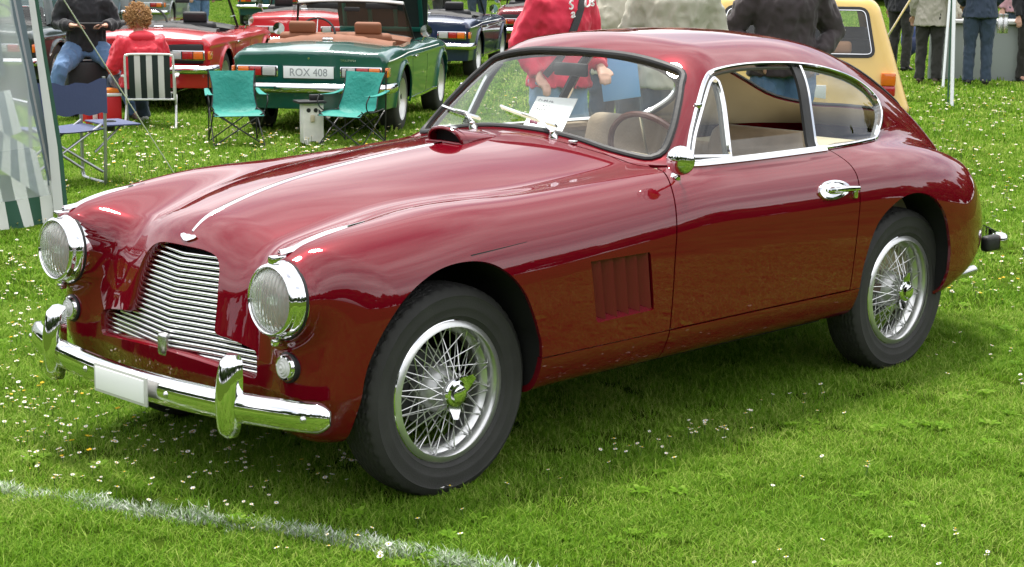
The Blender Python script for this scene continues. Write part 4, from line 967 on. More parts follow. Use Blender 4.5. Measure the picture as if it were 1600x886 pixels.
def road_wheel(parent,wide=True):
    w=empty('wheel',(0,0,0),parent=parent)
    MB().lathe([(.19,.085),(.215,.092),(.25,.094),(.28,.088),(.305,.075),(.312,.06),(.313,.0),(.312,-.06),(.30,-.08),(.25,-.09),(.19,-.085)],(0,0,0),(0,-1,0),48).build('tyre',M_TYRE,w,50)
    MB().lathe([(.192,.088),(.198,.092),(.192,.086),(.180,.070),(.172,.040),(.165,.028),(.150,.030),(.135,.045),(.10,.048),(.06,.036),(.055,.060),(.02,.068),(0,.068)],(0,0,0),(0,-1,0),40).build('rim',M_STEELW,w,60)
    h=MB()
    for k in range(5):
        a=k*2*math.pi/5; h.lathe([(.012,.036),(.011,.056),(0,.058)],(.085*math.sin(a),0,.085*math.cos(a)),(0,-1,0),8)
    h.build('wheel_nuts',M_CHROME,w); return w
def textobj(words,size,m,Mx,parent,name,align='CENTER',shear=0,ext=.0008,sx=1):
    cu=bpy.data.curves.new(name,'FONT'); cu.body=words; cu.size=size; cu.align_x=align; cu.align_y='CENTER'; cu.extrude=ext; cu.shear=shear; cu.resolution_u=3
    o=bpy.data.objects.new(name,cu); COL.objects.link(o); bpy.context.view_layer.update(); dg=bpy.context.evaluated_depsgraph_get(); me=bpy.data.meshes.new_from_object(o.evaluated_get(dg))
    COL.objects.unlink(o); bpy.data.objects.remove(o); me.transform(Mx@Matrix.Diagonal((sx,1,1,1))); me.materials.clear(); me.materials.append(m); n=bpy.data.objects.new(name,me); link(n,parent); return n
REARM=lambda x,y,z: Matrix(((0,0,1,x),(1,0,0,y),(0,1,0,z),(0,0,0,1)))       # text facing +x (backwards), reading left to right for a viewer behind the car
def jack(parent,p,sz,Mx):
    """small union flag sticker: crosses as thin plates"""
    b=MB(); b.cur=0; b.box((0,0,0),(sz,sz*.8,.002)); b.cur=1
    for a in (1,-1): b.box((0,0,.0015),(sz*1.15,sz*.14,.001),Matrix.Rotation(a*math.atan(.8),4,'Z'))
    b.box((0,0,.002),(sz,sz*.28,.001)); b.box((0,0,.0021),(sz*.28,sz*.8,.001)); b.cur=2; b.box((0,0,.003),(sz,sz*.14,.001)); b.box((0,0,.0031),(sz*.14,sz*.8,.001))
    return b.xf(Mx).build('flag_sticker',[mat('flag_blue',(.02,.03,.16),.5),M_WHITE,mat('flag_red',(.5,.01,.02),.5)],parent,0)
def roadster(name,label,pm,loc,heading,tail=None,cover=M_VINYL,plate=None,bonnet_open=False,stripe=None,hardtop=None,screen=True,flag=False,rimtop=None,badge=None,mirror=True,face=True,jackside=True):
    t=empty(name,(0,0,0),0,label,'car'); tail=tail or pm
    shobj('body',S2Of,pm,t)
    bo=shobj('bonnet',S2Lf,pm,t)
    if bonnet_open:
        bo.matrix_basis=Matrix.Translation((-.52,0,.70))@Matrix.Rotation(-R(68),4,'Y')@Matrix.Translation((.52,0,-.70)) if False else Matrix.Translation((-.52,0,.70))@Matrix.Rotation(R(-66),4,'Y')@Matrix.Translation((.52,0,-.70))
        # underside frame of the raised bonnet
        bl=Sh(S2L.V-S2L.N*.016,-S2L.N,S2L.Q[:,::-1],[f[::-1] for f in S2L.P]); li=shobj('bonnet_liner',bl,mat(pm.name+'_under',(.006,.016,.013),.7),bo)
        r=MB()
        for y_ in (-.42,-.14,.14,.42): r.rbox((.14,y_,.735+.03*(1-abs(y_))),(1.05,.05,.03),.01)
        for x_ in (-.36,.14,.64): r.rbox((x_,0,.70 if x_<0 else .755),(.05,.95,.03),.01)
        r.build('bonnet_rib',pm,bo)
    b=MB(); b.box((.12,0,.45),(1.2,.95,.30)); b.box((1.5,0,.30),(1.2,1.3,.04)); b.box((.95,0,.55),(.03,1.3,.5)); b.box((2.06,0,.55),(.03,1.3,.5))
    for sg in (-1,1): b.box((1.5,sg*.66,.52),(1.14,.03,.44)); 
    for cx in (0,2.24):
        for sg in (-1,1): b.box((cx,sg*.40,.46),(.70,.04,.42)); b.box((cx,sg*.55,.655),(.66,.30,.02))
    b.build('inner_tub',M_INT,t,0)
    for sg in (-1,1):
        for xs_ in ((.97,.97),(1.80,1.76)):
            zz=np.linspace(.30,.79,14); xx=np.linspace(xs_[1],xs_[0],14); P=np.stack([xx,sg*solve_y(F2,xx,zz),zz],1); Nn=normals(P,F2); V,Fs=sweep(P,Nn,[(-.003,-.003),(-.003,.001),(.003,.001),(.003,-.003)]); obj('door_seam',V,Fs,M_DARK,t,0)
        if stripe:
            xx=np.linspace(.20,2.90,50); zz=np.interp(xx,[.2,2.0,2.9],[.728,.735,.70]); P=np.stack([xx,sg*solve_y(F2,xx,zz),zz],1); V,Fs=sweep(P,normals(P,F2),[(-.004,-.002),(-.004,.002),(.004,.002),(.004,-.002)]); obj('side_stripe',V,Fs,stripe,t,0)
        yh=float(solve_y(F2,1.70,.69)); MB().rbox((1.68,sg*(yh+.014),.685),(.13,.022,.024),.008).build('door_handle',M_CHROME,t)
        xx=np.linspace(.36,1.90,20); P=np.stack([xx,sg*solve_y(F2,xx,np.full(20,.285)),np.full(20,.285)],1); V,Fs=sweep(P,normals(P,F2),[(-.014,-.003),(-.010,.008),(.010,.008),(.014,-.003)]); obj('sill_trim',V,Fs,M_CHROME,t,40)
        st=empty('seat',(0,0,0),0,parent=t)
        MB().rbox((1.55,sg*.32,.46),(.46,.46,.14),.05,3).build('cushion',cover if cover!=M_VINYL else M_VINYL,st); M=Matrix.Translation((1.84,sg*.32,.68))@Matrix.Rotation(.22,4,'Y'); MB().rbox((0,0,0),(.11,.46,.46),.05,3,M).build('backrest',cover,st); M=Matrix.Translation((1.90,sg*.32,.95))@Matrix.Rotation(.22,4,'Y'); MB().rbox((0,0,0),(.07,.26,.12),.03,3,M).build('headrest',cover,st)
        # tail lamp cluster
        tl=empty('tail_lamp',(0,0,0),0,parent=t)
        MB().rbox((2.965,sg*.475,.600),(.05,.385,.105),.012).build('surround',M_CHROME,tl); MB().rbox((2.975,sg*.475,.600),(.045,.36,.085),.006).build('housing',M_MATBLK,tl)
        MB().rbox((2.985,sg*.60,.600),(.040,.10,.078),.008).build('indicator_lens',M_AMBER,tl); MB().rbox((2.985,sg*.49,.600),(.040,.11,.078),.008).build('brake_lens',M_RED,tl); MB().rbox((2.985,sg*.365,.600),(.040,.12,.078),.008).build('reversing_lens',M_CLEAR,tl)
        yl=float(solve_y(F2,2.90,.60)); MB().rbox((2.90,sg*(yl-.003),.600),(.16,.024,.085),.008).build('side_marker',M_AMBER,tl)
        MB().tube([(2.2,sg*.06+.25,.22),(3.0,sg*.06+.25,.215),(3.06,sg*.06+.25,.215)],.025,12).build('exhaust_pipe',M_CHROME2,t)
    if flag:
        yl=float(solve_y(F2,2.77,.60)); jack(t,None,.10,Matrix(((1,0,0,2.765),(0,0,-1,-yl-.004),(0,1,0,.605),(0,0,0,1))))
    if tail is not pm: MB().rbox((2.970,0,.615),(.03,1.30,.20),.02).build('tail_panel',tail,t)
    else: MB().rbox((2.975,0,.60),(.02,.50,.13),.01).build('plate_recess',pm,t)
    pth=crom([(2.74,-.752),(2.90,-.748),(3.01,-.70),(3.055,-.45),(3.065,0),(3.055,.45),(3.01,.70),(2.90,.748),(2.74,.752)],6); d=np.gradient(pth,axis=0)
    V,Fs=sweep([(a,b_,.455) for a,b_ in pth],[(e[1],-e[0],0) for e in d],[(-.045,-.012),(-.036,.008),(-.012,.018),(.012,.018),(.036,.008),(.045,-.012)]); obj('rear_bumper',V,Fs,M_CHROME,t,50)
    if plate:
        pl=empty('licence_plate',(0,0,0),0,parent=t); MB().rbox((3.0,plate[1] if len(plate)>1 else 0,.595),(.012,.46,.108),.004).build('plate_face',M_WHITE,pl)
        textobj(plate[0],.098,mat('plate_ink',(.30,.31,.32),.7),REARM(3.0075,plate[1] if len(plate)>1 else 0,.592),pl,'plate_lettering',sx=.92)
    if badge: textobj(badge,.030,M_CHROME,REARM(2.992,.36,.705),t,'boot_lettering',sx=1.15)
    # fuel cap and soft top cover
    zc_=float(solve_z(F2,2.20,0.)); MB().lathe([(.055,-.01),(.055,.012),(.045,.026),(0,.030)],(2.22,0,zc_),(0,0,1),20).build('fuel_cap',M_CHROME,t)
    MB().lathe([(.0,.006),(.010,.006),(.012,0)],(2.985,0,.72),(1,0,0),10).build('boot_lock',M_CHROME,t)
    yy=np.linspace(-.60,.60,17); V=[];Fs=[]
    for y_ in yy:
        zt=float(solve_z(F2,2.08,abs(y_)))
        for dx,dz in ((-.12,.02),(-.10,.055),(-.02,.062),(.06,.050),(.09,.004)): V.append((2.05+dx-.0,y_,zt-.015+dz*(1-.25*abs(y_)/.6)+.006*math.sin(y_*31+dx*40)))
    for i in range(16):
        for j in range(4): Fs.append((i*5+j,i*5+j+1,(i+1)*5+j+1,(i+1)*5+j))
    Fs+= [tuple(range(5))[::-1],tuple(80+j for j in range(5))]
    obj('hood_cover',V,Fs,cover,t,60)
    V=[];Fs=[]
    for y_ in np.linspace(-.60,.60,13):
        for dx,dz in ((0,.86),(.10,.875),(.20,.87),(.24,.84),(.22,.70)): V.append((.96+dx,y_,dz-.05*(abs(y_)/.6)**2))
    for i in range(12):
        for j in range(4): Fs.append((i*5+j,i*5+j+1,(i+1)*5+j+1,(i+1)*5+j))
    obj('dashboard',V,Fs,cover if cover!=M_VINYL else M_VINYL,t,60)
    sw=empty('steering_wheel',(0,0,0),0,parent=t); ca=Vector((1.33,-.32,.84)); ax=Vector((.9,0,.4)).normalized(); e1=Vector((0,1,0)); e2=ax.cross(e1)
    V,Fs=tube([ca+e1*.19*math.cos(a)+e2*.19*math.sin(a) for a in np.linspace(0,2*math.pi,28,endpoint=False)],.012,6,True); obj('wheel_rim',V,Fs,M_VINYL,sw)
    b=MB(); [b.tube([ca-ax*.02,ca+(e1*math.cos(a)+e2*math.sin(a))*.19],.006,6) for a in (R(90),R(210),R(330))]; b.tube([ca,ca-ax*.3],.02,8); b.build('wheel_spokes',M_CHROME2,sw)
    if screen:
        wf=empty('windscreen',(0,0,0),0,parent=t)
        bot=[(1.0-.10*(1-(u/.60)**2),u,.862-.05*(abs(u)/.6)**2) for u in np.linspace(-.60,.60,15)]; top=[(1.20-.10*(1-(u/.55)**2),u*.0+u,1.175-.02*(abs(u)/.55)**2) for u in np.linspace(-.53,.53,15)]
        V,Fs=tube(bot+top[::-1],.013,8,True); obj('frame',V,Fs,M_VINYL,wf)
        V,Fs=tube([(p[0],p[1],p[2]+.012) for p in top],.016,8); obj('top_rail',V,Fs,rimtop or M_CHROME,wf)
        obj('glass',bot+top,[(i,i+1,16+i,15+i) for i in range(14)],M_PANE,wf)
        V,Fs=tube([(1.16-.09*0+.0,u,1.150) for u in (-.42,-.2,0)],.002,5)
        for u in (-.30,.30): MB().rbox((1.14,u,1.135),(.015,.32,.055),.006).build('sun_visor',M_VINYL,wf)
        MB().rbox((1.13,0,1.10),(.02,.16,.045),.008).build('rear_view_mirror',M_VINYL,wf)
        for sg in (-1,1):
            V=[(1.02,sg*.61,.84),(1.21,sg*.55,1.16),(1.30,sg*.555,1.12),(1.33,sg*.60,.85)]; obj('quarter_glass',V,[(0,1,2,3)],M_PANE,wf,0)
    if mirror:
        for sg in ((-1,1) if mirror is True else (mirror,)):
            mr=empty('door_mirror',(0,0,0),0,parent=t); MB().tube([(1.10,sg*.69,.78),(1.12,sg*.735,.86)],.008,6).build('stalk',M_CHROME,mr); MB().lathe([(0,-.035),(.03,-.03),(.055,-.01),(.06,.004),(0,.006)],(1.13,sg*.75,.90),(1,0,.05),18).build('housing',M_CHROME,mr,60)
    if hardtop is not None:
        ht=empty('hardtop',(0,0,0),0,parent=t)
        prof=[(1.20,1.19),(1.35,1.255),(1.60,1.275),(1.85,1.245),(2.00,1.19)]; V=[];Fs=[]
        for px_,pz_ in prof:
            for u in np.linspace(-.53,.53,11): V.append((px_,u,pz_-.07*(abs(u)/.53)**2.5))
        for i in range(4):
            for j in range(10): Fs.append((i*11+j,i*11+j+1,(i+1)*11+j+1,(i+1)*11+j))
        obj('roof',V,Fs,hardtop,ht,60)
        for sg in (-1,1): V,Fs=tube([(1.98,sg*.52,1.15),(2.06,sg*.57,.98),(2.10,sg*.61,.82)],[.05,.055,.06],8); obj('rear_pillar',V,Fs,hardtop,ht); obj('side_glass',[(1.21,sg*.53,1.15),(2.0,sg*.53,1.15),(2.08,sg*.60,.82),(1.05,sg*.62,.80)],[(0,1,2,3)],M_PANE,ht,0)
        obj('rear_glass',[(2.0,-.48,1.15),(2.0,.48,1.15),(2.12,.55,.84),(2.12,-.55,.84)],[(0,1,2,3)],M_PANE,ht,0)
    w0=road_wheel(t)
    for i,(x_,y_,rz) in enumerate(((0,-.625,0),(2.24,-.625,0),(0,.625,math.pi),(2.24,.625,math.pi))):
        w_=w0 if i==0 else copy_tree(w0,t); w_.location=(x_,y_,.312); w_.rotation_euler=(0,.3*i,rz)
    # place: loc = ground point of the rear axle's right/near wheel (local y<0 is the car's left... the +y side is its right)
    return t
def place(t,wheel_xy,heading,lx=2.24,ly=.625):
    """put local point (lx,ly) on wheel_xy with the nose pointing along heading (car's nose is local -x)"""
    a=heading+math.pi; c,s_=math.cos(a),math.sin(a); t.rotation_euler=(0,0,a); t.location=(wheel_xy[0]-(c*lx-s_*ly),wheel_xy[1]-(s_*lx+c*ly),0)
P_GREEN=paint('racing_green',(.003,.075,.055)); P_RED=paint('signal_red',(.55,.012,.022)); P_BLUE=paint('navy_paint',(.008,.014,.06)); P_DRED=paint('dark_red_paint',(.22,.008,.015)); P_DGRN=paint('dark_slate_green',(.014,.03,.026)); P_CREAM=paint('white_car_paint',(.75,.75,.72))
gc=roadster('open_roadster','green open roadster seen from behind with its bonnet raised',P_GREEN,None,0,cover=M_TAN,plate=('ROX 408',),bonnet_open=True,stripe=M_WHITE,flag=True,badge='TRIUMPH',rimtop=M_CREAM and mat('white_rail',(.75,.75,.73),.4))
place(gc,pix(614,203,'z',.02),R(38))
rc=roadster('open_roadster','bright red open roadster with black tail panel behind the striped chair',P_RED,None,0,tail=M_MATBLK,plate=('GCH 73',),flag=True,rimtop=mat('white_rail',(.75,.75,.73),.4))
place(rc,pix(340,166,'z',.02),R(42))
bc=roadster('open_roadster','navy blue open roadster parked behind the green one',P_BLUE,None,0,stripe=M_WHITE,tail=P_BLUE)
place(bc,pix(737,119,'z',.02),R(37))
r2c=roadster('open_roadster','red open roadster with wooden steering wheel parked between the red and green cars',P_RED,None,0,mirror=-1)
place(r2c,pix(545,108,'z',.02),R(47))
dc=roadster('open_roadster','dark red open roadster with black tail in the far row behind the navy car',P_DRED,None,0,tail=M_MATBLK,plate=('GF 214',))
place(dc,pix(905,88,'z',.02),R(44))
lc=roadster('hardtop_roadster','dark green car with white roof rail parked beside the tent',P_DGRN,None,0,hardtop=P_DGRN,rimtop=mat('white_rail',(.75,.75,.73),.4))
place(lc,pix(80,152,'z',.02),R(40))
# more parked cars behind, mostly hidden
tc_=roadster('open_roadster','dark teal open roadster in the far row behind the red cars',paint('dark_teal',(.01,.06,.065)),None,0)
place(tc_,pix(470,40,'z',.02),R(50))
for px_,py_,hd,c_,lab in ((262,52,46,(.30,.31,.32),'silver grey open roadster behind the head of the seated person'),(655,44,40,(.012,.012,.014),'black open roadster in the far row beyond the raised bonnet'),(150,62,48,(.10,.16,.20),'grey blue open roadster behind the perched person')):
    q_=roadster('open_roadster',lab,paint('far_paint_%d'%px_,c_),None,0,mirror=False); place(q_,pix(px_,py_,'z',.02),R(hd))
# ---------------- yellow estate seen from behind
def F3(x,y,z):
    s=np.abs(y); W3=spl([(-.8,.66),(-.5,.75),(0,.79),(2.4,.79),(3.1,.77)])(x)
    low=smax(z-(.86+.06*sst(0,1,x)),s-(W3-.25*np.maximum(z-.6,0)**2-.2*np.maximum(.6-z,0)**2),.06)
    low=smax(low,x-(3.22-.12*s*s-.16*np.maximum(z-.62,0)),.06); low=smax(low,-.80+.15*s*s-x,.12)
    cab=smax(z-(1.36+.03*np.sin((x-.9)*1.2)-.06*s*s),(s-(.775-.33*(z-.86)))*.95,.09); cab=smax(cab,(x-(3.20-.36*(z-.86)-.12*s*s))*.93,.07); cab=smax(cab,(.75+.95*(z-.86)-x)*.7,.06); cab=smax(cab,.5-z,.05)
    return smax(smin(low,cab,.02),.28-z,.05)
S3=shell(F3,.3,2.6,.62,34,80,40,96)
for cx in (0,2.43): x,s,z=xyz(S3); S3=clip(S3,-np.minimum(.335-np.sqrt((x-cx)**2+(np.maximum(z,.30)-.30)**2),s-.4))
x,s,z=xyz(S3); S3=clip(S3,z-.30)
RWIN=resample(roundpoly([(-.60,.93),(.60,.93),(.53,1.285),(-.53,1.285)],.06,6),.02)
def rwin(m): x,s,z=xyz(m); return np.minimum(psdf_band(m.V[:,1],z,RWIN),x-2.2)
GR3=clip(S3,rwin(S3)+.003); S3=clip(S3,-rwin(S3))
SW=[resample(roundpoly(q,.05,5),.02) for q in ([(1.06,.93),(1.72,.93),(1.72,1.26),(1.36,1.26)],[(1.80,.93),(2.36,.93),(2.34,1.26),(1.80,1.26)],[(2.44,.93),(2.96,.93),(2.86,1.255),(2.42,1.26)])]
gl3=[]
for q in SW:
    f=lambda m: np.minimum(psdf_band(m.V[:,0],m.V[:,2],q),np.abs(m.V[:,1])-.4); gl3.append(clip(S3,f(S3)+.002)); S3=clip(S3,-f(S3))
WS3=resample(roundpoly([(-.56,.94),(.56,.94),(.48,1.27),(-.48,1.27)],.06,5),.02); f=lambda m: np.minimum(psdf_band(m.V[:,1],m.V[:,2],WS3),1.3-m.V[:,0]); gw3=clip(S3,f(S3)+.003); S3=clip(S3,-f(S3))
P_YEL=paint('mustard_paint',(.58,.38,.085))
ye=empty('estate_car',(0,0,0),0,'mustard yellow estate car seen from behind beyond the coupe roof','car')
shobj('body',flange(S3,.02),P_YEL,ye); rwn=shobj('rear_window',offset(GR3,.004),M_PANE,ye); shobj('windscreen',offset(gw3,.004),M_PANE,ye)
for g_ in gl3: 
    for sg in (-1,1): shobj('side_window',offset(side(g_,sg),.004),M_PANE,ye)
def solve_xb(Ff,y,z,lo=1.5,hi=3.6):
    y=np.asarray(y,float); z=np.asarray(z,float); a=np.full(y.shape,lo); b=np.full(y.shape,hi)
    for _ in range(22):
        m=(a+b)/2; i=Ff(m,y,z)<0; a=np.where(i,m,a); b=np.where(i,b,m)
    return (a+b)/2
P=np.stack([solve_xb(F3,RWIN[:,0],RWIN[:,1]),RWIN[:,0],RWIN[:,1]],1); V,Fs=sweep(P,normals(P,F3),[(-.014,-.006),(-.012,.006),(.012,.006),(.014,-.006)],True); obj('seal',V,Fs,M_RUBBER,rwn)
V,Fs=sweep(P,normals(P,F3),[(-.020,-.004),(-.018,.008),(-.013,.008),(-.013,-.004)],True); obj('bright_trim',V,Fs,M_CHROME,rwn)
b=MB(); b.box((1.9,0,.36),(2.5,1.4,.04)); b.box((.75,0,.6),(.04,1.4,.5)); b.box((3.02,0,.6),(.04,1.3,.5)); [b.box((1.9,sg*.715,.6),(2.3,.03,.5)) for sg in (-1,1)]; [b.box((cx,sg*.45,.5),(.7,.04,.4)) for cx in (0,2.43) for sg in (-1,1)]; b.build('inner_tub',M_INT,ye,0)
for sg in (-1,1):
    MB().rbox((1.75,sg*.35,.80),(.14,.48,.60),.05,3).build('seat_backrest',M_VINYL,ye)
    tl=empty('tail_lamp',(0,0,0),0,parent=ye); xb_=float(solve_xb(F3,.66,.73)); MB().rbox((xb_-.03,sg*.710,.765),(.10,.11,.10),.012).build('indicator_lens',M_AMBER,tl); MB().rbox((xb_-.03,sg*.710,.675),(.10,.11,.08),.012).build('brake_lens',M_RED,tl)
MB().rbox((2.45,0,.78),(.14,1.2,.50),.05,3).build('rear_seat',M_VINYL,ye)
pth=crom([(2.9,-.80),(3.15,-.80),(3.27,-.70),(3.30,0),(3.27,.70),(3.15,.80),(2.9,.80)],6); d=np.gradient(pth,axis=0); V,Fs=sweep([(a,b_,.50) for a,b_ in pth],[(e[1],-e[0],0) for e in d],[(-.05,-.012),(-.04,.012),(.04,.012),(.05,-.012)]); obj('rear_bumper',V,Fs,M_CHROME,ye,50)
MB().rbox((float(solve_xb(F3,.3,.80))+.002,.33,.80),(.008,.20,.028),.003).build('tailgate_badge',M_CHROME,ye)
MB().rbox((float(solve_xb(F3,0.,.66))+.004,0,.66),(.012,.50,.11),.004).build('licence_plate',M_WHITE,ye)
MB().rbox((2.98,.12,.985),(.12,.62,.10),.03,3,None).build('load_cover',mat('brown_blanket',(.35,.18,.10),.9),ye)
w0=road_wheel(ye)
for i,(x_,y_,rz) in enumerate(((0,-.66,0),(2.43,-.66,0),(0,.66,math.pi),(2.43,.66,math.pi))):
    w_=w0 if i==0 else copy_tree(w0,ye); w_.location=(x_,y_,.312); w_.rotation_euler=(0,.3*i,rz)
_az=math.atan2(CF[1],CF[0])
def polar(px,d): a=_az-math.atan((px-800)/FPX/math.cos(R(10.6))*1.0); return np.array([CAM[0]+d*math.cos(a),CAM[1]+d*math.sin(a),0])
place(ye,polar(1226,13.6),R(35),3.2,0)
# ================================================================== people
from mathutils import noise as mnoise
def loft(P,Rr,side=(0,1,0)):
    """closed tapered tube: sections (depth,width) with width along `side`"""
    P=[Vector(p) for p in P]; n=14; V=[];Fs=[]; k=len(P); Rr=[r if hasattr(r,'__len__') else (r,r) for r in Rr]
    ps=[];rs=[]
    for i in range(k):
        a=P[max(i-1,0)]; b=P[min(i+1,k-1)]; t=(b-a).normalized(); w=Vector(side)-t*Vector(side).dot(t)
        w=w.normalized() if w.length>.15 else t.orthogonal().normalized(); d=w.cross(t)
        for j in range(n):
            a_=2*math.pi*j/n; V.append(P[i]+d*Rr[i][0]*math.cos(a_)+w*Rr[i][1]*math.sin(a_))
    for i in range(k-1):
        for j in range(n): Fs.append((i*n+j,i*n+(j+1)%n,(i+1)*n+(j+1)%n,(i+1)*n+j))
    Fs.append(tuple(range(n))[::-1]); Fs.append(tuple((k-1)*n+j for j in range(n))); return V,Fs
def blob(mb,voxel,sm=6,fold=0,fs=9,seed=0):
    """fuse the shapes of mb into one continuous skin; fold adds cloth creases"""
    me=bpy.data.meshes.new('blob'); me.from_pydata(mb.V,[],mb.F); o=bpy.data.objects.new('blob',me); COL.objects.link(o)
    r=o.modifiers.new('r','REMESH'); r.mode='VOXEL'; r.voxel_size=voxel; s_=o.modifiers.new('s','SMOOTH'); s_.factor=.5; s_.iterations=sm
    bpy.context.view_layer.update(); dg=bpy.context.evaluated_depsgraph_get(); m=bpy.data.meshes.new_from_object(o.evaluated_get(dg)); COL.objects.unlink(o); bpy.data.objects.remove(o); bpy.data.meshes.remove(me)
    if fold:
        nn=[v.normal.copy() for v in m.vertices]
        for v,n_ in zip(m.vertices,nn):
            q=Vector((v.co.x*fs*1.3+seed,v.co.y*fs*1.3,v.co.z*fs*.8)); a=abs(mnoise.noise(q))+.5*abs(mnoise.noise(q*2.3)); v.co=v.co+n_*fold*(.35-a)*2
    m.polygons.foreach_set('use_smooth',[True]*len(m.polygons)); return m
M_SKIN=mat('skin',(.50,.28,.20),.5,noise=(18,.12))
def cloth(name,c,rough=.85,bs=7,b=.5): return mat(name,c,rough,noise=(5,.14),bump=(60,.12),sheen=.15)
STAND=dict(pelvis=(0,0,.95),spine=(0,0,1.12),chest=(.01,0,1.32),neck=(0,0,1.47),headb=(.015,0,1.55),head=(.02,0,1.66),
 sho=(0,.175,1.41),elb=(-.03,.235,1.14),wri=(.07,.245,.90),hip=(0,.095,.92),knee=(.02,.105,.50),ank=(-.02,.11,.09),toe=(.14,.125,.035))
_pc=[0]
def person(name,label,loc,rz,top,legs,shoes,hair,pose={},hem=.84,hemr=(.125,.185),scale=1,hairlen=0,bulk=1.0,open_front=None,group=None):
    J={}; _pc[0]+=1
    for k,v in STAND.items():
        if k in ('pelvis','spine','chest','neck','headb','head'): J[k]=Vector(pose.get(k,v))
        else:
            for sg,sd in ((1,'L'),(-1,'R')):
                q=pose.get(k+sd,pose.get(k,v)); q=Vector(q) if (k+sd) in pose else Vector((q[0],q[1]*sg,q[2])); J[k+sd]=q
    t=empty(name,loc,rz,label,'person',group); t.scale=(scale,)*3
    up=(J['head']-J['headb']).normalized(); fw=Vector(pose.get('face',(1,0,0))); fw=(fw-up*fw.dot(up)).normalized(); sv=up.cross(fw); h=J['head']
    mb=MB(); ad=lambda P,Rr,side=(0,1,0): mb.add(*loft(P,Rr,side))
    ad([J['pelvis'],J['spine'],J['chest'],J['chest'].lerp(J['neck'],.6)],[(.09,.12),(.085,.11),(.09,.13),(.06,.09)])
    ad([J['chest'],J['neck'],J['headb']],[.05,.052,.050]); 
    mb.ell(h+up*.012,(.100,.078,.118),18,14,Matrix(((fw.x,sv.x,up.x),(fw.y,sv.y,up.y),(fw.z,sv.z,up.z)))); mb.ell(h+fw*.035-up*.062,(.058,.052,.05),12,8)
    mb.ell(h+fw*.098-up*.018,(.017,.014,.026),8,6); [mb.ell(h+sv*.082*e-up*.008,(.020,.012,.032),8,6) for e in (-1,1)]
    for sd in 'LR':
        sg=1 if sd=='L' else -1
        ad([J['sho'+sd],J['elb'+sd],J['wri'+sd]],[.040,.034,.026]); d=(J['wri'+sd]-J['elb'+sd]).normalized()
        if pose.get('hand'+sd): d=Vector(pose['hand'+sd]).normalized()
        sidev=d.cross(Vector((0,0,1))); sidev=sidev.normalized() if sidev.length>.3 else Vector((1,0,0)); dn=d.cross(sidev).normalized(); w=J['wri'+sd]; pn=w+d*.055
        ad([w-d*.01,w+d*.03,w+d*.085],[(.020,.028),(.017,.038),(.015,.042)],sidev)
        for o_,l_ in ((-.032,.058),(-.011,.072),(.011,.076),(.031,.064)):
            b_=w+d*.08+sidev*o_; ad([b_,b_+d*l_*.5+dn*.010,b_+d*l_*.85+dn*.032],[.0105,.0095,.008])
        th=w+d*.02-sidev*.034*sg; ad([th,th+d*.035-sidev*.018*sg,th+d*.065-sidev*.022*sg],[.013,.011,.009])
        ad([J['hip'+sd],J['knee'+sd],J['ank'+sd]],[.07,.05,.035]); ad([J['ank'+sd],J['ank'+sd].lerp(J['toe'+sd],.5),J['toe'+sd]],[.036,.034,.026])
    bm=blob(mb,.0085,3); bm.materials.append(M_SKIN); bo=link(bpy.data.objects.new('body',bm),t)
    mb=MB(); [mb.ell(h+fw*.091+sv*.031*e+up*.014,(.011,.011,.007),8,6) for e in (-1,1)]; mb.build('eyes',mat('eye_dark',(.03,.02,.015),.3),bo,180)
    mb=MB(); mb.ell(h+fw*.090-up*.062,(.009,.022,.006),8,5); mb.build('mouth',mat('lip',(.35,.12,.10),.5),bo,180)
    g=np.random.default_rng(_pc[0]); mb=MB()
    for q in range(420 if hairlen else 170):
        d=g.normal(size=3); d/=np.linalg.norm(d); d=Vector(d); a=d.dot(fw); u_=d.dot(up)
        if a>.25 and u_<.55: continue
        if u_<(-.2 if not hairlen else -.8): continue
        c=h+up*.018-fw*.010+Vector((d.x*.092,d.y*.092,d.z*.104)); s_=g.uniform(.014,.026)*(1.05 if hairlen else 1); mb.ell(c+d*(g.uniform(.012,.045) if hairlen else .006),(s_,s_,s_*.9),6,4)
    if hairlen:
        mb=MB()
        for q in range(620):
            d=Vector(g.normal(size=3)).normalized(); a=d.dot(fw); u_=d.dot(up)
            if (a>.25 and u_<.5) or u_<-.8: continue
            c=h+up*.018-fw*.010+Vector((d.x*.092,d.y*.092,d.z*.104)); e=Vector(g.normal(size=3)).normalized(); e=(e-d*e.dot(d)).normalized(); f_=d.cross(e); ph=g.uniform(0,6.28); r_=g.uniform(.008,.014)
            mb.tube([c+d*(.055*k/5*g.uniform(.7,1.1))+(e*math.cos(ph+k*1.5)+f_*math.sin(ph+k*1.5))*r_ for k in range(6)],.0042,4)
    mb.build('hair',hair,t,180)
    # top
    ax_=(J['pelvis']-J['spine']).normalized(); hv=J['pelvis']+ax_*(J['pelvis'].z-hem if pose.get('hemrel') is None else pose['hemrel'])
    mb=MB(); B_=bulk
    ad([hv,J['pelvis'].lerp(hv,.4),J['spine'],J['spine'].lerp(J['chest'],.5),J['chest'],J['chest'].lerp(J['neck'],.55),J['neck']-up*.01,J['neck']+up*.02],[(hemr[0]*1.03*B_,hemr[1]*1.03*B_),(hemr[0]*B_,hemr[1]*B_),(.122*B_,.168*B_),(.128*B_,.178*B_),(.128*B_,.190*B_),(.095*B_,.150*B_),(.068,.075),(.066,.070)])
    for sd in 'LR':
        s1=J['sho'+sd]; e1_=J['elb'+sd]; w1=e1_.lerp(J['wri'+sd],.96); inn=s1.lerp(J['chest'],.45)
        ad([inn,s1,s1.lerp(e1_,.5),e1_,e1_.lerp(w1,.5),w1],[.085*B_,.086*B_,.074*B_,.066*B_,.056*B_,.044],(1,0,0))
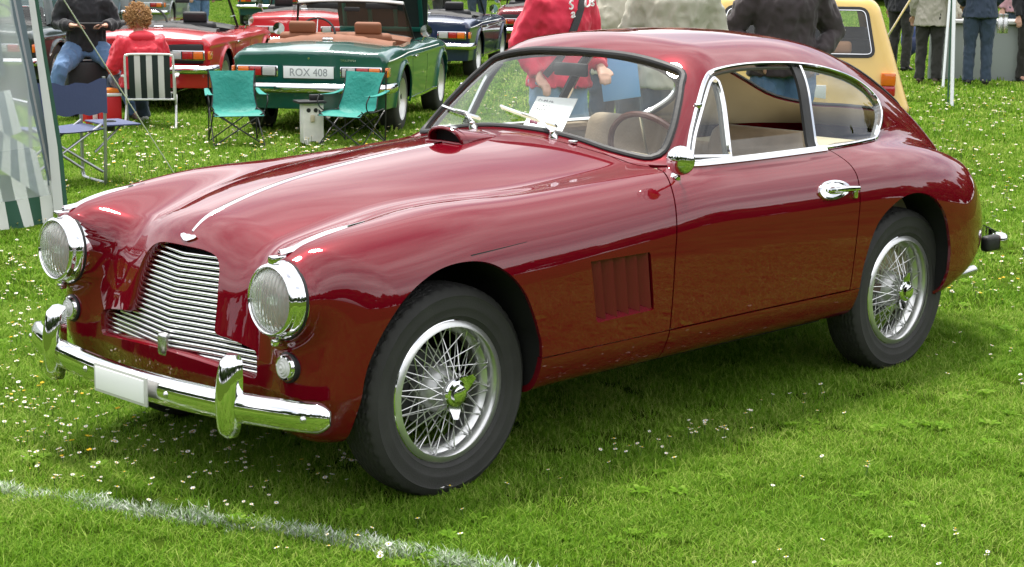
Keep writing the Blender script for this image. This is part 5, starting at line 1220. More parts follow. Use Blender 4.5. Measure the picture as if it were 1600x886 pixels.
    tm=blob(mb,.012,3,.016,8,_pc[0]*3.1); tm.materials.append(top); to=link(bpy.data.objects.new('jacket' if open_front else 'top',tm),t)
    # trousers
    mb=MB(); ad([J['pelvis']+Vector((0,0,.05)),J['pelvis'],(J['hipL']+J['hipR'])/2-Vector((0,0,.06))],[(.112*B_,.155*B_),(.116*B_,.165*B_),(.10,.15)])
    for sd in 'LR':
        hp,kn,an=J['hip'+sd],J['knee'+sd],J['ank'+sd]; ad([hp+Vector((0,0,.03)),hp.lerp(kn,.12),hp.lerp(kn,.5),kn,kn.lerp(an,.35),an.lerp(kn,.12),an-Vector((0,0,.025))],[.100*B_,.102*B_,.090*B_,.074,.072,.068,.070],(0,1,0))
    lm=blob(mb,.012,3,.013,8,_pc[0]*1.7); lm.materials.append(legs); link(bpy.data.objects.new('trousers',lm),t)
    for sd in 'LR':
        d=(J['toe'+sd]-J['ank'+sd]); d.z=0; d=d.normalized() if d.length>1e-3 else Vector((1,0,0)); a=J['ank'+sd]; sd_=Vector((-d.y,d.x,0)); mb=MB(); z0=Vector((0,0,1))
        ad([a-d*.075-z0*.05,a-d*.05-z0*.042,a+d*.02-z0*.035,a+d*.10-z0*.052,a+d*.175-z0*.062,a+d*.195-z0*.068],[(.025,.03),(.042,.042),(.050,.046),(.034,.050),(.024,.044),(.012,.025)],sd_)
        m_=blob(mb,.009,3); m_.materials.append(shoes); link(bpy.data.objects.new('shoe',m_),t)
    return t,J
HB=mat('hair_brown',(.06,.035,.02),.7); HG=mat('hair_grey',(.30,.29,.28),.7); HC=mat('hair_sandy_curls',(.36,.19,.07),.7,bump=(50,.6))
C_RED=cloth('red_sweater',(.60,.025,.06)); C_RAIN=cloth('red_rain_jacket',(.62,.015,.035),.5); C_BEIGE=cloth('beige_jacket',(.44,.42,.34)); C_BROWN=cloth('dark_brown_fleece',(.040,.030,.032)); C_BLACK=cloth('black_jacket',(.014,.014,.017)); C_NAVY=cloth('navy_jacket',(.03,.045,.075)); C_JEANS=cloth('blue_jeans',(.085,.16,.29),.9,9,.5); C_LJEANS=cloth('light_blue_jeans',(.17,.28,.44),.9,9,.5); C_DJEANS=cloth('dark_jeans',(.035,.055,.085),.9,9,.4); C_DK=cloth('dark_trousers',(.025,.024,.02)); C_TAN=cloth('tan_trousers',(.30,.24,.17)); C_LIME=cloth('lime_top',(.35,.55,.08)); C_GREYB=cloth('grey_beige_jacket',(.38,.35,.29))
S_BRN=mat('brown_shoe',(.05,.03,.02),.5); S_GREY=mat('grey_trainer',(.45,.45,.45),.6,noise=(60,.5)); S_BLK=mat('black_shoe',(.012,.012,.012),.4)
def toward(p,extra=0): return math.atan2(CAM[1]-p[1],CAM[0]-p[0])+extra
# woman in red sweater behind the coupe
p=polar(868,10.6); redw,J=person('person','person in red sweater and light blue jeans with black shoulder strap',p,toward(p,R(38)),C_RED,C_LJEANS,S_BRN,HB,dict(elbL=(-.02,.27,1.14),wriL=(.16,.20,1.02),elbR=(-.06,-.26,1.14),wriR=(.08,-.22,.98)),hem=.90,hemr=(.15,.20),bulk=1.10,scale=.98)
V,Fs=sweep([Vector(q) for q in crom([(-.13,.10,1.30),(-.09,.15,1.46),(.0,.145,1.505),(.10,.09,1.42),(.165,-.02,1.26),(.175,-.12,1.10),(.12,-.20,.98)],6)],[Vector((1,0,.6))]*37,[(-.022,-.006),(-.022,.006),(.022,.006),(.022,-.006)]); obj('shoulder_strap',V,Fs,M_VINYL,redw,60)
# white script across the chest
for w_,yy_,zz_,rr_ in (('S',-.045,1.395,20),('a',-.030,1.345,20),('Us',.095,1.41,8)): textobj(w_,.075,M_WHITE,Matrix(((0,.0,1,.158),(1,0,0,yy_),(0,1,0,zz_),(0,0,0,1)))@Matrix.Rotation(R(rr_),4,'Z'),redw,'chest_lettering',shear=.3,ext=.006)
p=polar(1042,11.4); person('person','person in open beige jacket and dark jeans facing the coupe',p,toward(p,R(6)),C_BEIGE,C_DJEANS,S_BRN,HG,dict(elb=(-.03,.27,1.14),wri=(.04,.25,.90)),hem=.80,hemr=(.15,.21),bulk=1.12,open_front=True,scale=1.04)
p=polar(955,12.1); person('person','person in pale beige jacket standing behind the red sweater',p,toward(p,R(-30)),cloth('pale_beige_jacket',(.50,.47,.38)),C_DJEANS,S_BRN,HG,dict(elb=(-.03,.26,1.14),wri=(.05,.24,.90)),hem=.86,bulk=1.08,open_front=True,scale=1.0)
p=polar(1210,11.8); person('person','person in dark brown fleece with hands at the pockets',p,toward(p,R(14)),C_BROWN,C_JEANS,S_BLK,HB,dict(elb=(-.05,.33,1.13),wri=(.10,.21,1.00),handL=(.2,-.5,-.6),handR=(.2,.5,-.6)),hem=.86,hemr=(.14,.20),bulk=1.15,open_front=True,scale=1.04)
# blue folder held beside the beige jacket
q=Vector(pix(968,118,'y',float(polar(985,11.2)[1]))); fo=MB(); fo.rbox((0,0,0),(.008,.24,.30),.003); fo.xf(Matrix.Translation(q)@Matrix.Rotation(toward(q,R(10)),4,'Z')@Matrix.Rotation(R(8),4,'X')); fold=fo.build('blue_folder',mat('light_blue_card',(.16,.38,.72),.6),None); tag(fold,'light blue folder held in front of the beige jackets','folder')
# man with tablet perched by the red roadster
p=polar(148,17.9); man,J=person('person','person in black jacket and jeans perched with a tablet',p,toward(p,R(6)),C_BLACK,C_JEANS,S_BRN,HG,dict(pelvis=(-.12,0,.70),spine=(-.10,0,.87),chest=(-.06,0,1.07),neck=(-.03,0,1.21),headb=(.0,0,1.29),head=(.03,0,1.39),sho=(-.05,.19,1.15),elb=(-.04,.28,.93),wri=(.20,.16,.93),hip=(-.10,.12,.66),knee=(.30,.29,.52),ank=(.26,.40,.09),toe=(.40,.44,.035),handL=(.6,-.75,.0),handR=(.6,.75,.0),hemrel=.02),hem=.66,bulk=1.12,open_front=True)
tb=MB(); tb.rbox((.33,0,.955),(.15,.24,.012),.004); tb.xf(Matrix.Translation(p)@Matrix.Rotation(toward(p,R(6)),4,'Z')); tbl=tb.build('tablet',M_MATBLK,None); tag(tbl,'black tablet held in both hands by the perched person','tablet')
st=MB(); st.rbox((-.16,0,.29),(.34,.40,.56),.03); st.xf(Matrix.Translation(p)@Matrix.Rotation(toward(p,R(6)),4,'Z')); sto=st.build('storage_box',M_MATBLK,None); tag(sto,'dark box under the perched person by the red roadster','box')
# woman in red rain jacket on the striped chair
CH=polar(243,16.9); CHR=R(54)
wom,J=person('person','person with curly sandy hair in red rain jacket sitting in the striped chair',CH+np.array([math.cos(CHR),math.sin(CHR),0])*.07-CR*.09*np.array([1,1,0]),CHR+R(22),C_RAIN,C_DJEANS,S_GREY,HC,dict(pelvis=(.02,0,.42),spine=(-.02,0,.58),chest=(-.02,0,.77),neck=(.03,0,.90),headb=(.05,0,.97),head=(.07,0,1.07),sho=(-.01,.18,.84),elb=(.04,.27,.62),wri=(.22,.20,.56),hip=(.06,.10,.42),knee=(.46,.12,.46),ank=(.50,.13,.09),toe=(.64,.14,.035),hemrel=.0,toeR=(.60,-.20,.04),ankR=(.46,-.18,.09)),hem=.36,hemr=(.16,.20),bulk=1.14,hairlen=1,scale=.95)
V=[];Fs=[]
mb=MB(); mb.ell((-.055,0,.905),(.075,.135,.06),14,8); mb.build('hood',C_RAIN,wom,180)
# people by the far table
for px_,d_,lab,tp,lg,sh_,ro,sc_,ph in ((1404,112,'person in black clothes beside the blue backpack',C_BLACK,C_DK,S_BLK,150,1.03,{}),
    (1449,131,'person in grey beige jacket and dark trousers seen from behind near the poles',C_GREYB,C_DK,S_BRN,170,1.0,{}),
    (1480,123,'person in beige jacket and tan trousers behind the white poles',C_BEIGE,C_TAN,S_BLK,120,1.0,{}),
    (1525,134,'person in navy jacket and dark jeans at the end of the white table',C_NAVY,C_DJEANS,S_BLK,185,1.05,dict(elb=(.02,.25,1.14),wri=(.16,.20,1.02))),
    (1582,105,'person in jeans standing beyond the white table',cloth('pink_top',(.45,.25,.28)),C_DJEANS,S_BLK,20,1.0,{}),
    (1606,130,'person in black jacket at the right edge of the table',C_BLACK,C_DK,S_BLK,30,1.0,{}),
    (690,62,'person in lime green top beyond the navy roadster',C_LIME,C_DK,S_BLK,30,1.0,{}),
    (745,58,'person in patterned pink top beyond the navy roadster',cloth('pink_top',(.45,.25,.28)),C_DJEANS,S_BLK,10,1.0,{}),
    (312,72,'person in dark jacket and jeans in the far car row',C_BROWN,C_JEANS,S_BLK,40,1.0,{})):
    p=pix(px_,d_,'z',0); person('person',lab,p,toward(p,R(ro)),tp,lg,sh_,HB,ph,bulk=1.08,hem=.86 if 'grey beige' not in lab else .78,hemr=(.150,.205),scale=sc_)
# ================================================================== tent, chairs, small things
M_ALU=mat('grey_alloy_tube',(.42,.43,.45),.35,metal=.9); M_WTUBE=mat('white_tube',(.75,.75,.73),.35,coat=.4); M_BTUBE=mat('black_tube',(.015,.015,.015),.4)
F_NAVY=cloth('navy_canvas',(.045,.06,.14),.8,6,.6); F_TEAL=mat('teal_canvas',(.006,.21,.17),.6,noise=(5,.2),bump=(16,.8))
F_WSTR=mat('white_canvas',(.72,.73,.72),.7,bump=(12,.2)); F_GSTR=mat('green_canvas',(.018,.075,.045),.7,bump=(12,.2)); F_GREYSTR=mat('dark_stripe_fabric',(.045,.06,.06),.7)
def vinyl(fac=.32,name='clear_vinyl'):
    m=bpy.data.materials.new(name); m.use_nodes=True; t=m.node_tree; t.nodes.clear(); o=t.nodes.new('ShaderNodeOutputMaterial'); tr=t.nodes.new('ShaderNodeBsdfTransparent'); tr.inputs[0].default_value=(.88,.90,.90,1); df=t.nodes.new('ShaderNodeBsdfPrincipled'); df.inputs['Base Color'].default_value=(.85,.89,.90,1); df.inputs['Roughness'].default_value=.12
    n=t.nodes.new('ShaderNodeTexNoise'); n.inputs['Scale'].default_value=2.2; n.inputs['Detail'].default_value=3; bu=t.nodes.new('ShaderNodeBump'); bu.inputs['Strength'].default_value=.35; bu.inputs['Distance'].default_value=.05; t.links.new(n.outputs['Fac'],bu.inputs['Height']); t.links.new(bu.outputs[0],df.inputs['Normal'])
    tl=t.nodes.new('ShaderNodeBsdfTranslucent'); tl.inputs[0].default_value=(.85,.9,.92,1); m2=t.nodes.new('ShaderNodeMixShader'); m2.inputs[0].default_value=.5; t.links.new(df.outputs[0],m2.inputs[1]); t.links.new(tl.outputs[0],m2.inputs[2]); mx_=t.nodes.new('ShaderNodeMixShader'); mx_.inputs[0].default_value=fac; t.links.new(tr.outputs[0],mx_.inputs[1]); t.links.new(m2.outputs[0],mx_.inputs[2]); t.links.new(mx_.outputs[0],o.inputs[0]); return m
M_VINYLC=vinyl()
def thin(m,f=.4):
    t=m.node_tree; o=[n for n in t.nodes if n.type=='OUTPUT_MATERIAL'][0]; p=t.nodes['Principled BSDF']; tl=t.nodes.new('ShaderNodeBsdfTranslucent'); tl.inputs[0].default_value=p.inputs['Base Color'].default_value; mx_=t.nodes.new('ShaderNodeMixShader'); mx_.inputs[0].default_value=f; t.links.new(p.outputs[0],mx_.inputs[1]); t.links.new(tl.outputs[0],mx_.inputs[2]); t.links.new(mx_.outputs[0],o.inputs[0])
for _m in (F_WSTR,F_GREYSTR): thin(_m)
# ---- tent: corner at A, window wall runs forward-left out of the picture, side wall runs back
A=Vector(pix(92,346,'z',.02)); lat=Vector((-CR[0],-CR[1],0)).normalized(); twd=Vector((-CF[0],-CF[1],0)).normalized(); u=(lat*math.cos(R(58))+twd*math.sin(R(58))).normalized(); back=(-twd*math.cos(R(58))+lat*math.sin(R(58))).normalized()
tent=empty('tent',tuple(A),0,'green and white striped tent with clear plastic windows at the left edge','tent')
lean=lat*.165
def tp(a,b_,z): return u*a+back*b_+lean*z+Vector((0,0,z))
_tn=u.cross(lean+Vector((0,0,1))).normalized()
def onwall(px,py,off):
    d=Vector(CR*((px-800)/FPX)+CU*(-(py-443)/FPX)+CF); o=A+back*off; t_=(o-Vector(CAM)).dot(_tn)/d.dot(_tn); return Vector(CAM)+d*t_-A
def bil(q,s_,t_): return q[0]*(1-s_)*(1-t_)+q[1]*(1-s_)*t_+q[2]*s_*(1-t_)+q[3]*s_*t_
def striped(f,n,m0,m1,name,parent,rows=5):
    """striped cloth: each stripe its own strip; f(s,t) -> point"""
    for k in range(n):
        V=[f((k+i/3)/n,j/rows) for i in range(4) for j in range(rows+1)]; Fs=[(i*(rows+1)+j,i*(rows+1)+j+1,(i+1)*(rows+1)+j+1,(i+1)*(rows+1)+j) for i in range(3) for j in range(rows)]
        obj(name,V,Fs,m0 if k%2==0 else m1,parent,60)
M_BGS=mat('blue_grey_canvas',(.17,.22,.25),.7); thin(M_BGS,.35)
striped(lambda s,t: tp(.02+s*2.2,.02*math.sin(s*40)*(1-t),.165*t),24,F_WSTR,F_GSTR,'valance_stripe',tent)
def sheet_(z0,z1,m,name):
    n1,n2=26,10; V=[tp(.02+2.2*i/n1,.014*math.sin(i*1.3+j)*math.sin(j*.9+i*.3),z0+(z1-z0)*j/n2) for i in range(n1+1) for j in range(n2+1)]; obj(name,V,[(i*(n2+1)+j,i*(n2+1)+j+1,(i+1)*(n2+1)+j+1,(i+1)*(n2+1)+j) for i in range(n1) for j in range(n2)],m,tent,180)
sheet_(.165,.46,M_VINYLC,'window_sheet'); sheet_(.46,1.95,vinyl(.42,'hazy_vinyl'),'window_sheet')
def quadstrip(pts,off,m,name,nrow=12):
    """pts: list of (left px, right px, y px) down the strip"""
    V=[];
    for l,r_,y_ in pts: V+=[onwall(l,y_,off),onwall(r_,y_,off)]
    V2=[v+back*.003 for v in V]; k=len(V); n=len(pts); obj(name,V+V2,[(2*j,2*j+1,2*j+3,2*j+2) for j in range(n-1)]+[(k+2*j+2,k+2*j+3,k+2*j+1,k+2*j) for j in range(n-1)],m,tent,60)
quadstrip([(27,45,-150),(38,52,-60),(45,54,0),(60,71,110),(76,90,230),(86,101,345)],-.012,F_WSTR,'edge_band'); quadstrip([(45,52,-150),(52,58,-60),(54,60,0),(71,77,110),(90,97,230),(101,108,345)],-.010,F_GSTR,'edge_band')
quadstrip([(5,24,-80),(14,33,0),(42,58,130),(62,76,220),(76,86,290)],.02,M_BGS,'window_stripe'); quadstrip([(-30,-12,-60),(-22,-4,20),(-5,8,120)],.02,M_BGS,'window_stripe')
_q=[onwall(*p,.05) for p in ((-45,236),(-25,190),(76,314),(56,236))]; striped(lambda s,t: bil(_q,s,t),8,M_BGS,F_WSTR,'curtain_stripe',tent)
_q2=[onwall(*p,.06) for p in ((-34,232),(-36,150),(34,206),(16,140))]; striped(lambda s,t: bil(_q2,s,t),5,F_WSTR,M_BGS,'curtain_stripe',tent)
striped(lambda s,t: back*(s*1.1)+lean*(.24*t)-lat*(.11*s)+Vector((0,0,.24*t+.01)),8,F_WSTR,F_GSTR,'side_stripe',tent)
V=[tp(.0+2.2*i/8,1.5,.55+1.4*j/4) for i in range(9) for j in range(5)]; obj('rear_wall',V,[(i*5+j,i*5+j+1,(i+1)*5+j+1,(i+1)*5+j) for i in range(8) for j in range(4)],F_WSTR,tent,180)
MB().tube([tp(-.02,.03,0),tp(-.02,.03,1.9)],.014,8).build('corner_pole',M_ALU,tent)
MB().tube([tp(.1,.6,.35),tp(2.0,.6,.42)],.012,8).build('cross_bar',M_ALU,tent)
# guy rope
r0=Vector(pix(272,271,'z',.03)); tpt=A+tp(.1,0,1.9); dd=pix(100,0,'x',0); 
_k=CR*((100-800)/FPX)+CU*(443/FPX)+CF; a1=Vector(CAM+_k*11.2/ (np.linalg.norm(_k)))
top_=r0+(a1-r0)*1.25; V,Fs=tube([r0,top_],.0045,6); rp=obj('guy_rope',V,Fs,mat('white_rope',(.75,.75,.72),.7),None); tag(rp,'white tent guy rope slanting down to the grass beside the navy chair','rope')
# ---- navy director chair seen from behind
def chair_director(loc,rz):
    c=empty('director_chair',loc,rz,'navy folding director chair with grey frame and side table','chair')
    for sg in (-1,1):
        y=.27*sg; V,Fs=tube(crom([(.0,y,.78),(.0,y,.45),(.02,y,.06),(.05,y,.025),(.12,y,.02),(.40,y,.02),(.46,y,.04),(.47,y,.12),(.47,y,.55),(.44,y,.585),(.36,y,.595),(.0,y,.595)],5),.013,8); obj('side_frame',V,Fs,M_ALU,c)
        MB().rbox((.22,y,.61),(.44,.045,.02),.006).build('armrest',M_BTUBE if False else M_ALU,c)
        for x_ in (.04,.44): MB().tube([(x_,-.26*sg,.08 if x_>.2 else .10),(x_,.26*sg,.44)],.010,8).build('cross_tube',M_ALU,c)
    V=[];Fs=[]
    for i in range(13):
        for j in range(7): yy_=-.285+.57*i/12; V.append((-.015-.03*math.sin(math.pi*i/12),yy_,.52+.25*j/6-.035*math.sin(math.pi*i/12)*(j/6)+.01*math.sin(i*1.7+j)))
    Fs=[(i*7+j,i*7+j+1,(i+1)*7+j+1,(i+1)*7+j) for i in range(12) for j in range(6)]; V2=[(x_+.008,y_,z_) for x_,y_,z_ in V]; n_=len(V); obj('back_canvas',V+V2,Fs+[tuple(q+n_ for q in f[::-1]) for f in Fs],F_NAVY,c,60)
    V=[];Fs=[]
    for i in range(9):
        for j in range(7): V.append((.0+.48*j/6,-.27+.54*i/8,.415-.02*math.sin(math.pi*i/8)))
    Fs=[(i*7+j,i*7+j+1,(i+1)*7+j+1,(i+1)*7+j) for i in range(8) for j in range(6)]; V2=[(x_,y_,z_-.008) for x_,y_,z_ in V]; n_=len(V); obj('seat_canvas',V+V2,Fs+[tuple(q+n_ for q in f[::-1]) for f in Fs],F_NAVY,c,60)
    st=empty('side_table',(0,0,0),0,parent=c); MB().rbox((.24,-.42,.43),(.44,.26,.012),.005).build('table_top',F_NAVY,st); V,Fs=tube([(.24+.04*math.cos(a),-.40+.04*math.sin(a),.438) for a in np.linspace(0,2*math.pi,16,endpoint=False)],.006,6,True); obj('cup_ring',V,Fs,M_BTUBE,st); MB().lathe([(.036,.0),(.034,-.06),(0,-.06)],(.24,-.40,.43),(0,0,1),14).build('cup_pocket',M_BTUBE,st); MB().tube([(.24,-.28,.22),(.24,-.50,.42)],.009,8).build('strut',M_ALU,st)
    return c
_p=pix(167,287,'z',.02); _a=R(79); chair_director((_p[0]-(-math.sin(_a))*(-.27)*1.0,_p[1]-(math.cos(_a))*(-.27),0),_a)
# ---- white framed striped lawn chair
def chair_lawn(loc,rz):
    c=empty('lawn_chair',loc,rz,'white framed folding chair with dark and white striped back','chair'); c.scale=(.86,.88,.83)
    for sg in (-1,1):
        y=.26*sg; V,Fs=tube([(.26,y,.36),(-.26,y*1.02,.02)],.012,8); obj('rear_leg',V,Fs,M_WTUBE,c); V,Fs=tube([(-.16,y,.60),(.30,y,.02)],.012,8); obj('front_leg',V,Fs,M_WTUBE,c); MB().rbox((.05,y*1.06,.605),(.42,.05,.022),.009).build('armrest',M_WTUBE,c)
    V,Fs=tube(crom([(-.10,-.25,.34),(-.24,-.25,.80),(-.25,-.22,.84),(-.255,-.18,.855),(-.255,.18,.855),(-.25,.22,.84),(-.24,.25,.80),(-.10,.25,.34)],5),.012,8); obj('back_frame',V,Fs,M_WTUBE,c); V,Fs=tube([(-.10,-.25,.34),(-.10,.25,.34)],.012,8); obj('back_bar',V,Fs,M_WTUBE,c)
    V,Fs=tube([(.30,-.25,.38),(-.10,-.25,.34),(-.10,.25,.34),(.30,.25,.38)],.012,8,True); obj('seat_frame',V,Fs,M_WTUBE,c)
    n=7
    for k in range(n):
        y0=-.215+.43*k/n; y1=-.215+.43*(k+1)/n; V=[];
        for j in range(9): t=j/8; x_=-.098-.157*t-.03*math.sin(math.pi*t); z_=.345+.515*t; V+=[(x_,y0,z_),(x_,y1,z_),(x_+.004,y0,z_),(x_+.004,y1,z_)]
        Fs=[f for j in range(8) for f in ((4*j,4*j+4,4*j+5,4*j+1),(4*j+2,4*j+3,4*j+7,4*j+6))]; obj('back_stripe',V,Fs,F_GREYSTR if k%2==0 else F_WSTR,c,60)
        V=[];
        for j in range(5): t=j/4; V+=[(-.10+.40*t,y0,.345+.035*t-.02*math.sin(math.pi*t)),(-.10+.40*t,y1,.345+.035*t-.02*math.sin(math.pi*t))]
        obj('seat_stripe',V,[(2*j,2*j+1,2*j+3,2*j+2) for j in range(4)],F_GREYSTR if k%2==0 else F_WSTR,c,60)
chair_lawn((CH[0],CH[1],0),CHR)
# ---- teal camp chairs
def chair_camp(loc,rz,label):
    c=empty('camp_chair',loc,rz,label,'chair','teal camp chairs by the green roadster'); c.scale=(.75,.75,.75)
    wb,wf=.27,.29
    def q(s,t):  # s across -1..1, t 0 top of back .. 1 front of seat
        if t<.55: k=t/.55; x_=-.22+.20*k; z_=.84-.44*k; w=wb-.03*math.sin(math.pi*k)
        else: k=(t-.55)/.45; x_=-.02+.38*k; z_=.40+.03*k-.07*k**4; w=.24+.05*k
        sag=.05*(1-s*s)*math.sin(math.pi*min(1,max(0,(t-.1)/.85))); return Vector((x_-sag*(.9 if t<.55 else 0),s*w,z_-sag*(0.3 if t<.55 else 1)))
    n1,n2=12,18; V=[q(-1+2*i/n1,j/n2) for i in range(n1+1) for j in range(n2+1)]; Fs=[(i*(n2+1)+j,i*(n2+1)+j+1,(i+1)*(n2+1)+j+1,(i+1)*(n2+1)+j) for i in range(n1) for j in range(n2)]; V2=[v+Vector((-.006,0,-.006)) for v in V]; k=len(V); obj('sling',V+V2,Fs+[tuple(x_+k for x_ in f[::-1]) for f in Fs],F_TEAL,c,180)
    for i_ in (0,n1): V3,F3_=tube([V[i_*(n2+1)+j] for j in range(n2+1)],.007,6); obj('piping',V3,F3_,M_BTUBE,c)
    for sg in (-1,1):
        V,Fs=tube([(-.24,sg*wb,.86),(-.20,sg*.28,.02)],.009,6); obj('back_post',V,Fs,M_BTUBE,c); V,Fs=tube(crom([(-.18,sg*.27,.42),(.18,sg*.30,.40),(.30,sg*.33,.50),(.24,sg*.34,.60)],4),.008,6); obj('arm_post',V,Fs,M_BTUBE,c)
        V,Fs=tube([(.34,sg*.29,.42),(-.24,sg*.28,.02)],.008,6); obj('side_strut',V,Fs,M_BTUBE,c); V,Fs=tube([(-.20,sg*.27,.40),(.34,sg*.29,.02)],.008,6); obj('side_strut',V,Fs,M_BTUBE,c)
        V,Fs=tube([(.34,-sg*.29,.40),(.34,sg*.29,.02)],.008,6); obj('front_strut',V,Fs,M_BTUBE,c); V,Fs=tube([(-.22,-sg*.27,.40),(-.22,sg*.28,.02)],.008,6); obj('rear_strut',V,Fs,M_BTUBE,c)
        V=[];
        for j in range(9): t=j/8; V+=[(-.24+.50*t,sg*.27,.64-.04*t-.025*math.sin(math.pi*t)),(-.24+.50*t,sg*(.32+.05*t),.635-.04*t-.02*math.sin(math.pi*t))]
        V2=[(a,b_,z_-.008) for a,b_,z_ in V]; Fs=[(2*j,2*j+1,2*j+3,2*j+2) for j in range(8)]; obj('arm_sling',V+V2,Fs+[tuple(x_+18 for x_ in f[::-1]) for f in Fs],F_TEAL,c,60)
        V,Fs=lathe([(.012,0),(.016,.012),(.009,.03)],(.34,sg*.29,0.0),(0,0,1),8); obj('foot',V,Fs,M_BTUBE,c); V,Fs=lathe([(.012,0),(.016,.012),(.009,.03)],(-.22,sg*.28,0.0),(0,0,1),8); obj('foot',V,Fs,M_BTUBE,c)
pA=pix(368,222,'z',.02); chair_camp((pA[0],pA[1],0),toward(pA,R(8)),'teal camp chair in front of the left tail lamp of the green roadster')
pB=pix(556,223,'z',.02); chair_camp((pB[0],pB[1],0),toward(pB,R(-32)),'teal camp chair turned sideways beside the white wooden box')
# ---- white wooden box with a face
pX=pix(487,221,'z',.02); bx=empty('wooden_box',(pX[0],pX[1],0),toward(pX,R(14)),'white painted wooden box with round eye holes and a dark lid','box')
M_OLDW=mat('old_white_paint',(.76,.75,.69),.7,noise=(14,.2)); mb=MB(); pts=[(-.09,.05),(-.07,.0),(-.04,.0),(-.02,.03),(.02,.03),(.04,.0),(.07,.0),(.09,.05),(.09,.36),(-.09,.36)]
V=[(.075,a,b_) for a,b_ in pts]+[(.063,a,b_) for a,b_ in pts]; k=len(pts); mb.add(V,[tuple(range(k)),tuple(range(k,2*k))[::-1]]+[(i,k+i,k+(i+1)%k,(i+1)%k) for i in range(k)]); mb.build('front_board',M_OLDW,bx,0)
for sg in (-1,1): MB().rbox((-.0,sg*.084,.185),(.124,.012,.35),.003).build('side_board',M_OLDW,bx); MB().lathe([(.019,.0),(.019,.004),(0,.004)],(.0745,sg*.032-.012,.30),(1,0,0),16).build('eye_hole',M_BTUBE,bx)
MB().rbox((-.062,0,.185),(.012,.155,.35),.003).build('back_board',M_OLDW,bx); MB().rbox((.084,-.010,.23),(.018,.034,.06),.004).build('nose_block',mat('aged_cream',(.55,.48,.33),.7),bx); MB().rbox((.02,-.02,.372),(.22,.25,.020),.004).build('lid',M_MATBLK,bx); MB().rbox((-.02,.05,.405),(.06,.12,.05),.006).build('lid_handle',M_MATBLK,bx)
# ---- red cooler
pC=pix(172,195,'z',.02); co=empty('cooler',(pC[0],pC[1],0),toward(pC,R(12)),'red cool box with white rim and orange lid on the grass','cooler')
MB().rbox((0,0,.15),(.22,.19,.30),.02,3).build('body',mat('red_plastic',(.55,.012,.02),.4),co); MB().rbox((0,0,.312),(.235,.20,.03),.01).build('rim',M_WHITE,co); MB().rbox((0,0,.345),(.20,.17,.04),.015,3).build('lid',mat('orange_plastic',(.75,.20,.02),.4),co)
pC=pix(141,194,'z',.02); cb=empty('carton',(pC[0],pC[1],0),toward(pC,R(25)),'small red carton with white printed panel beside the cool box','carton'); MB().rbox((0,0,.125),(.12,.12,.25),.006).build('body',mat('red_plastic',(.55,.012,.02),.4),cb); MB().rbox((.061,.025,.125),(.004,.05,.22),.001).build('printed_panel',M_WHITE,cb)
# ---- gazebo poles, ropes, table on the right
M_POLE=mat('white_pole',(.72,.74,.74),.35,metal=.3)
def pole(pb,pt,r,label,m=M_POLE):
    a=Vector(pix(*pb,'z',.0)); d=np.linalg.norm(np.array(a)-CAM); k=CR*((pt[0]-800)/FPX)+CU*(-(pt[1]-443)/FPX)+CF; b_=Vector(CAM+k*d/np.linalg.norm(k)*1.01); e=a+(b_-a)*1.6
    o=empty('gazebo_pole',tuple(a),0,label,'pole','gazebo poles'); V,Fs=tube([(0,0,0),tuple(e-a)],r,10); obj('tube',V,Fs,m,o); MB().lathe([(.05,0),(.05,.006),(r,.012)],(0,0,0),(0,0,1),14).build('foot_plate',M_ALU,o)
pole((1487,169),(1491,0),.022,'white gazebo pole standing nearest on the right'); pole((1473,140),(1484,0),.018,'white gazebo pole just left of the nearest pole'); pole((1481,163),(1487,0),.010,'thin green pole strapped between the white gazebo poles',F_GSTR)
a=Vector(pix(1391,52,'z',.9)); k=CR*((1422-800)/FPX)+CU*(443/FPX)+CF; b_=Vector(CAM+k*15.5); g0=a+(a-b_)*1.8; 
gq=pix(1330,150,'z',0.0); V,Fs=tube([tuple(gq),tuple(Vector(gq)+(b_-Vector(gq))*1.15)],.010,6); ro=obj('guy_rope',V,Fs,mat('white_rope',(.75,.75,.72),.7),None); tag(ro,'white gazebo guy rope crossing above the yellow car','rope')
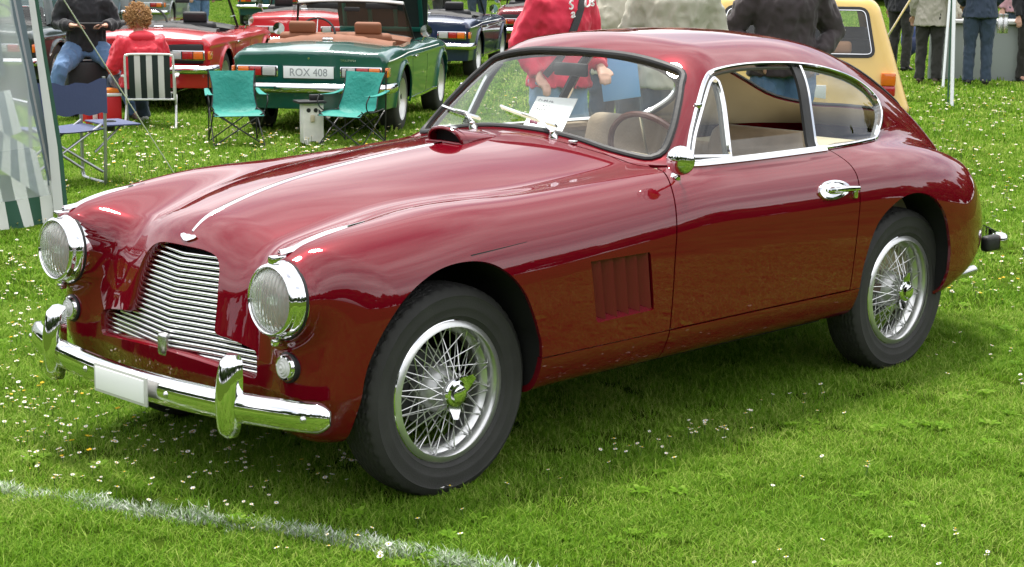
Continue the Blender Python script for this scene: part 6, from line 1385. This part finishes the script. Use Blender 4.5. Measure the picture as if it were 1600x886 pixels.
pt_=pix(1585,127,'z',.0); tb_=empty('trestle_table',(pt_[0],pt_[1],0),_az-R(105),'long white table with grey side panels at the right edge','table')
MB().rbox((-.2,0,.82),(2.0,.75,.05),.01).build('table_top',M_WHITE,tb_); MB().rbox((-.2,-.30,.40),(1.9,.03,.76),.005).build('front_panel',mat('grey_panel',(.34,.37,.36),.7),tb_); MB().rbox((-.2,.30,.40),(1.9,.03,.76),.005).build('back_panel',mat('grey_panel',(.34,.37,.36),.7),tb_)
for e in (-1,1): MB().rbox((-.2+e*.96,0,.40),(.03,.66,.76),.005).build('end_panel',mat('grey_panel',(.34,.37,.36),.7),tb_)
for k_,(px_,lab) in enumerate(((1562,'left steel flask on the white table'),(1570,'right steel flask on the white table'))):
    q=pix(px_,52,'z',.845); o=empty('flask',tuple(q),0,lab,'flask','steel flasks on the table'); MB().lathe([(.0,0),(.03,0),(.032,.01),(.032,.15),(.026,.165),(.026,.19),(0,.195)],(0,0,0),(0,0,1),14).build('body',M_CHROME2,o); MB().lathe([(.027,.19),(.027,.215),(0,.22)],(0,0,0),(0,0,1),14).build('cap',M_ALU,o)
q=pix(1513,114,'z',.0); o=empty('white_crate',tuple(q),_az+R(20),'white plastic box on the grass behind the navy jeans','box'); MB().rbox((0,0,.10),(.26,.34,.20),.012).build('body',M_WHITE,o); MB().rbox((0,0,.208),(.28,.36,.022),.006).build('lid',mat('pale_grey_lid',(.6,.64,.64),.5),o)
q=pix(1420,98,'z',.0); o=empty('backpack',(q[0],q[1],.12),toward(q,R(30)),'blue backpack hanging low beside the dark trousers','bag')
MB().ell((0,0,.26),(.11,.16,.27),16,10).build('main_bag',cloth('blue_nylon',(.025,.05,.16),.6),o,180); MB().ell((.09,0,.17),(.06,.12,.14),14,8).build('front_pocket',cloth('dark_blue_nylon',(.015,.025,.08),.6),o,180); V,Fs=tube(crom([(-.08,.08,.48),(-.12,.05,.62),(-.10,0,.80)],5),.015,6); obj('strap',V,Fs,M_VINYL,o)
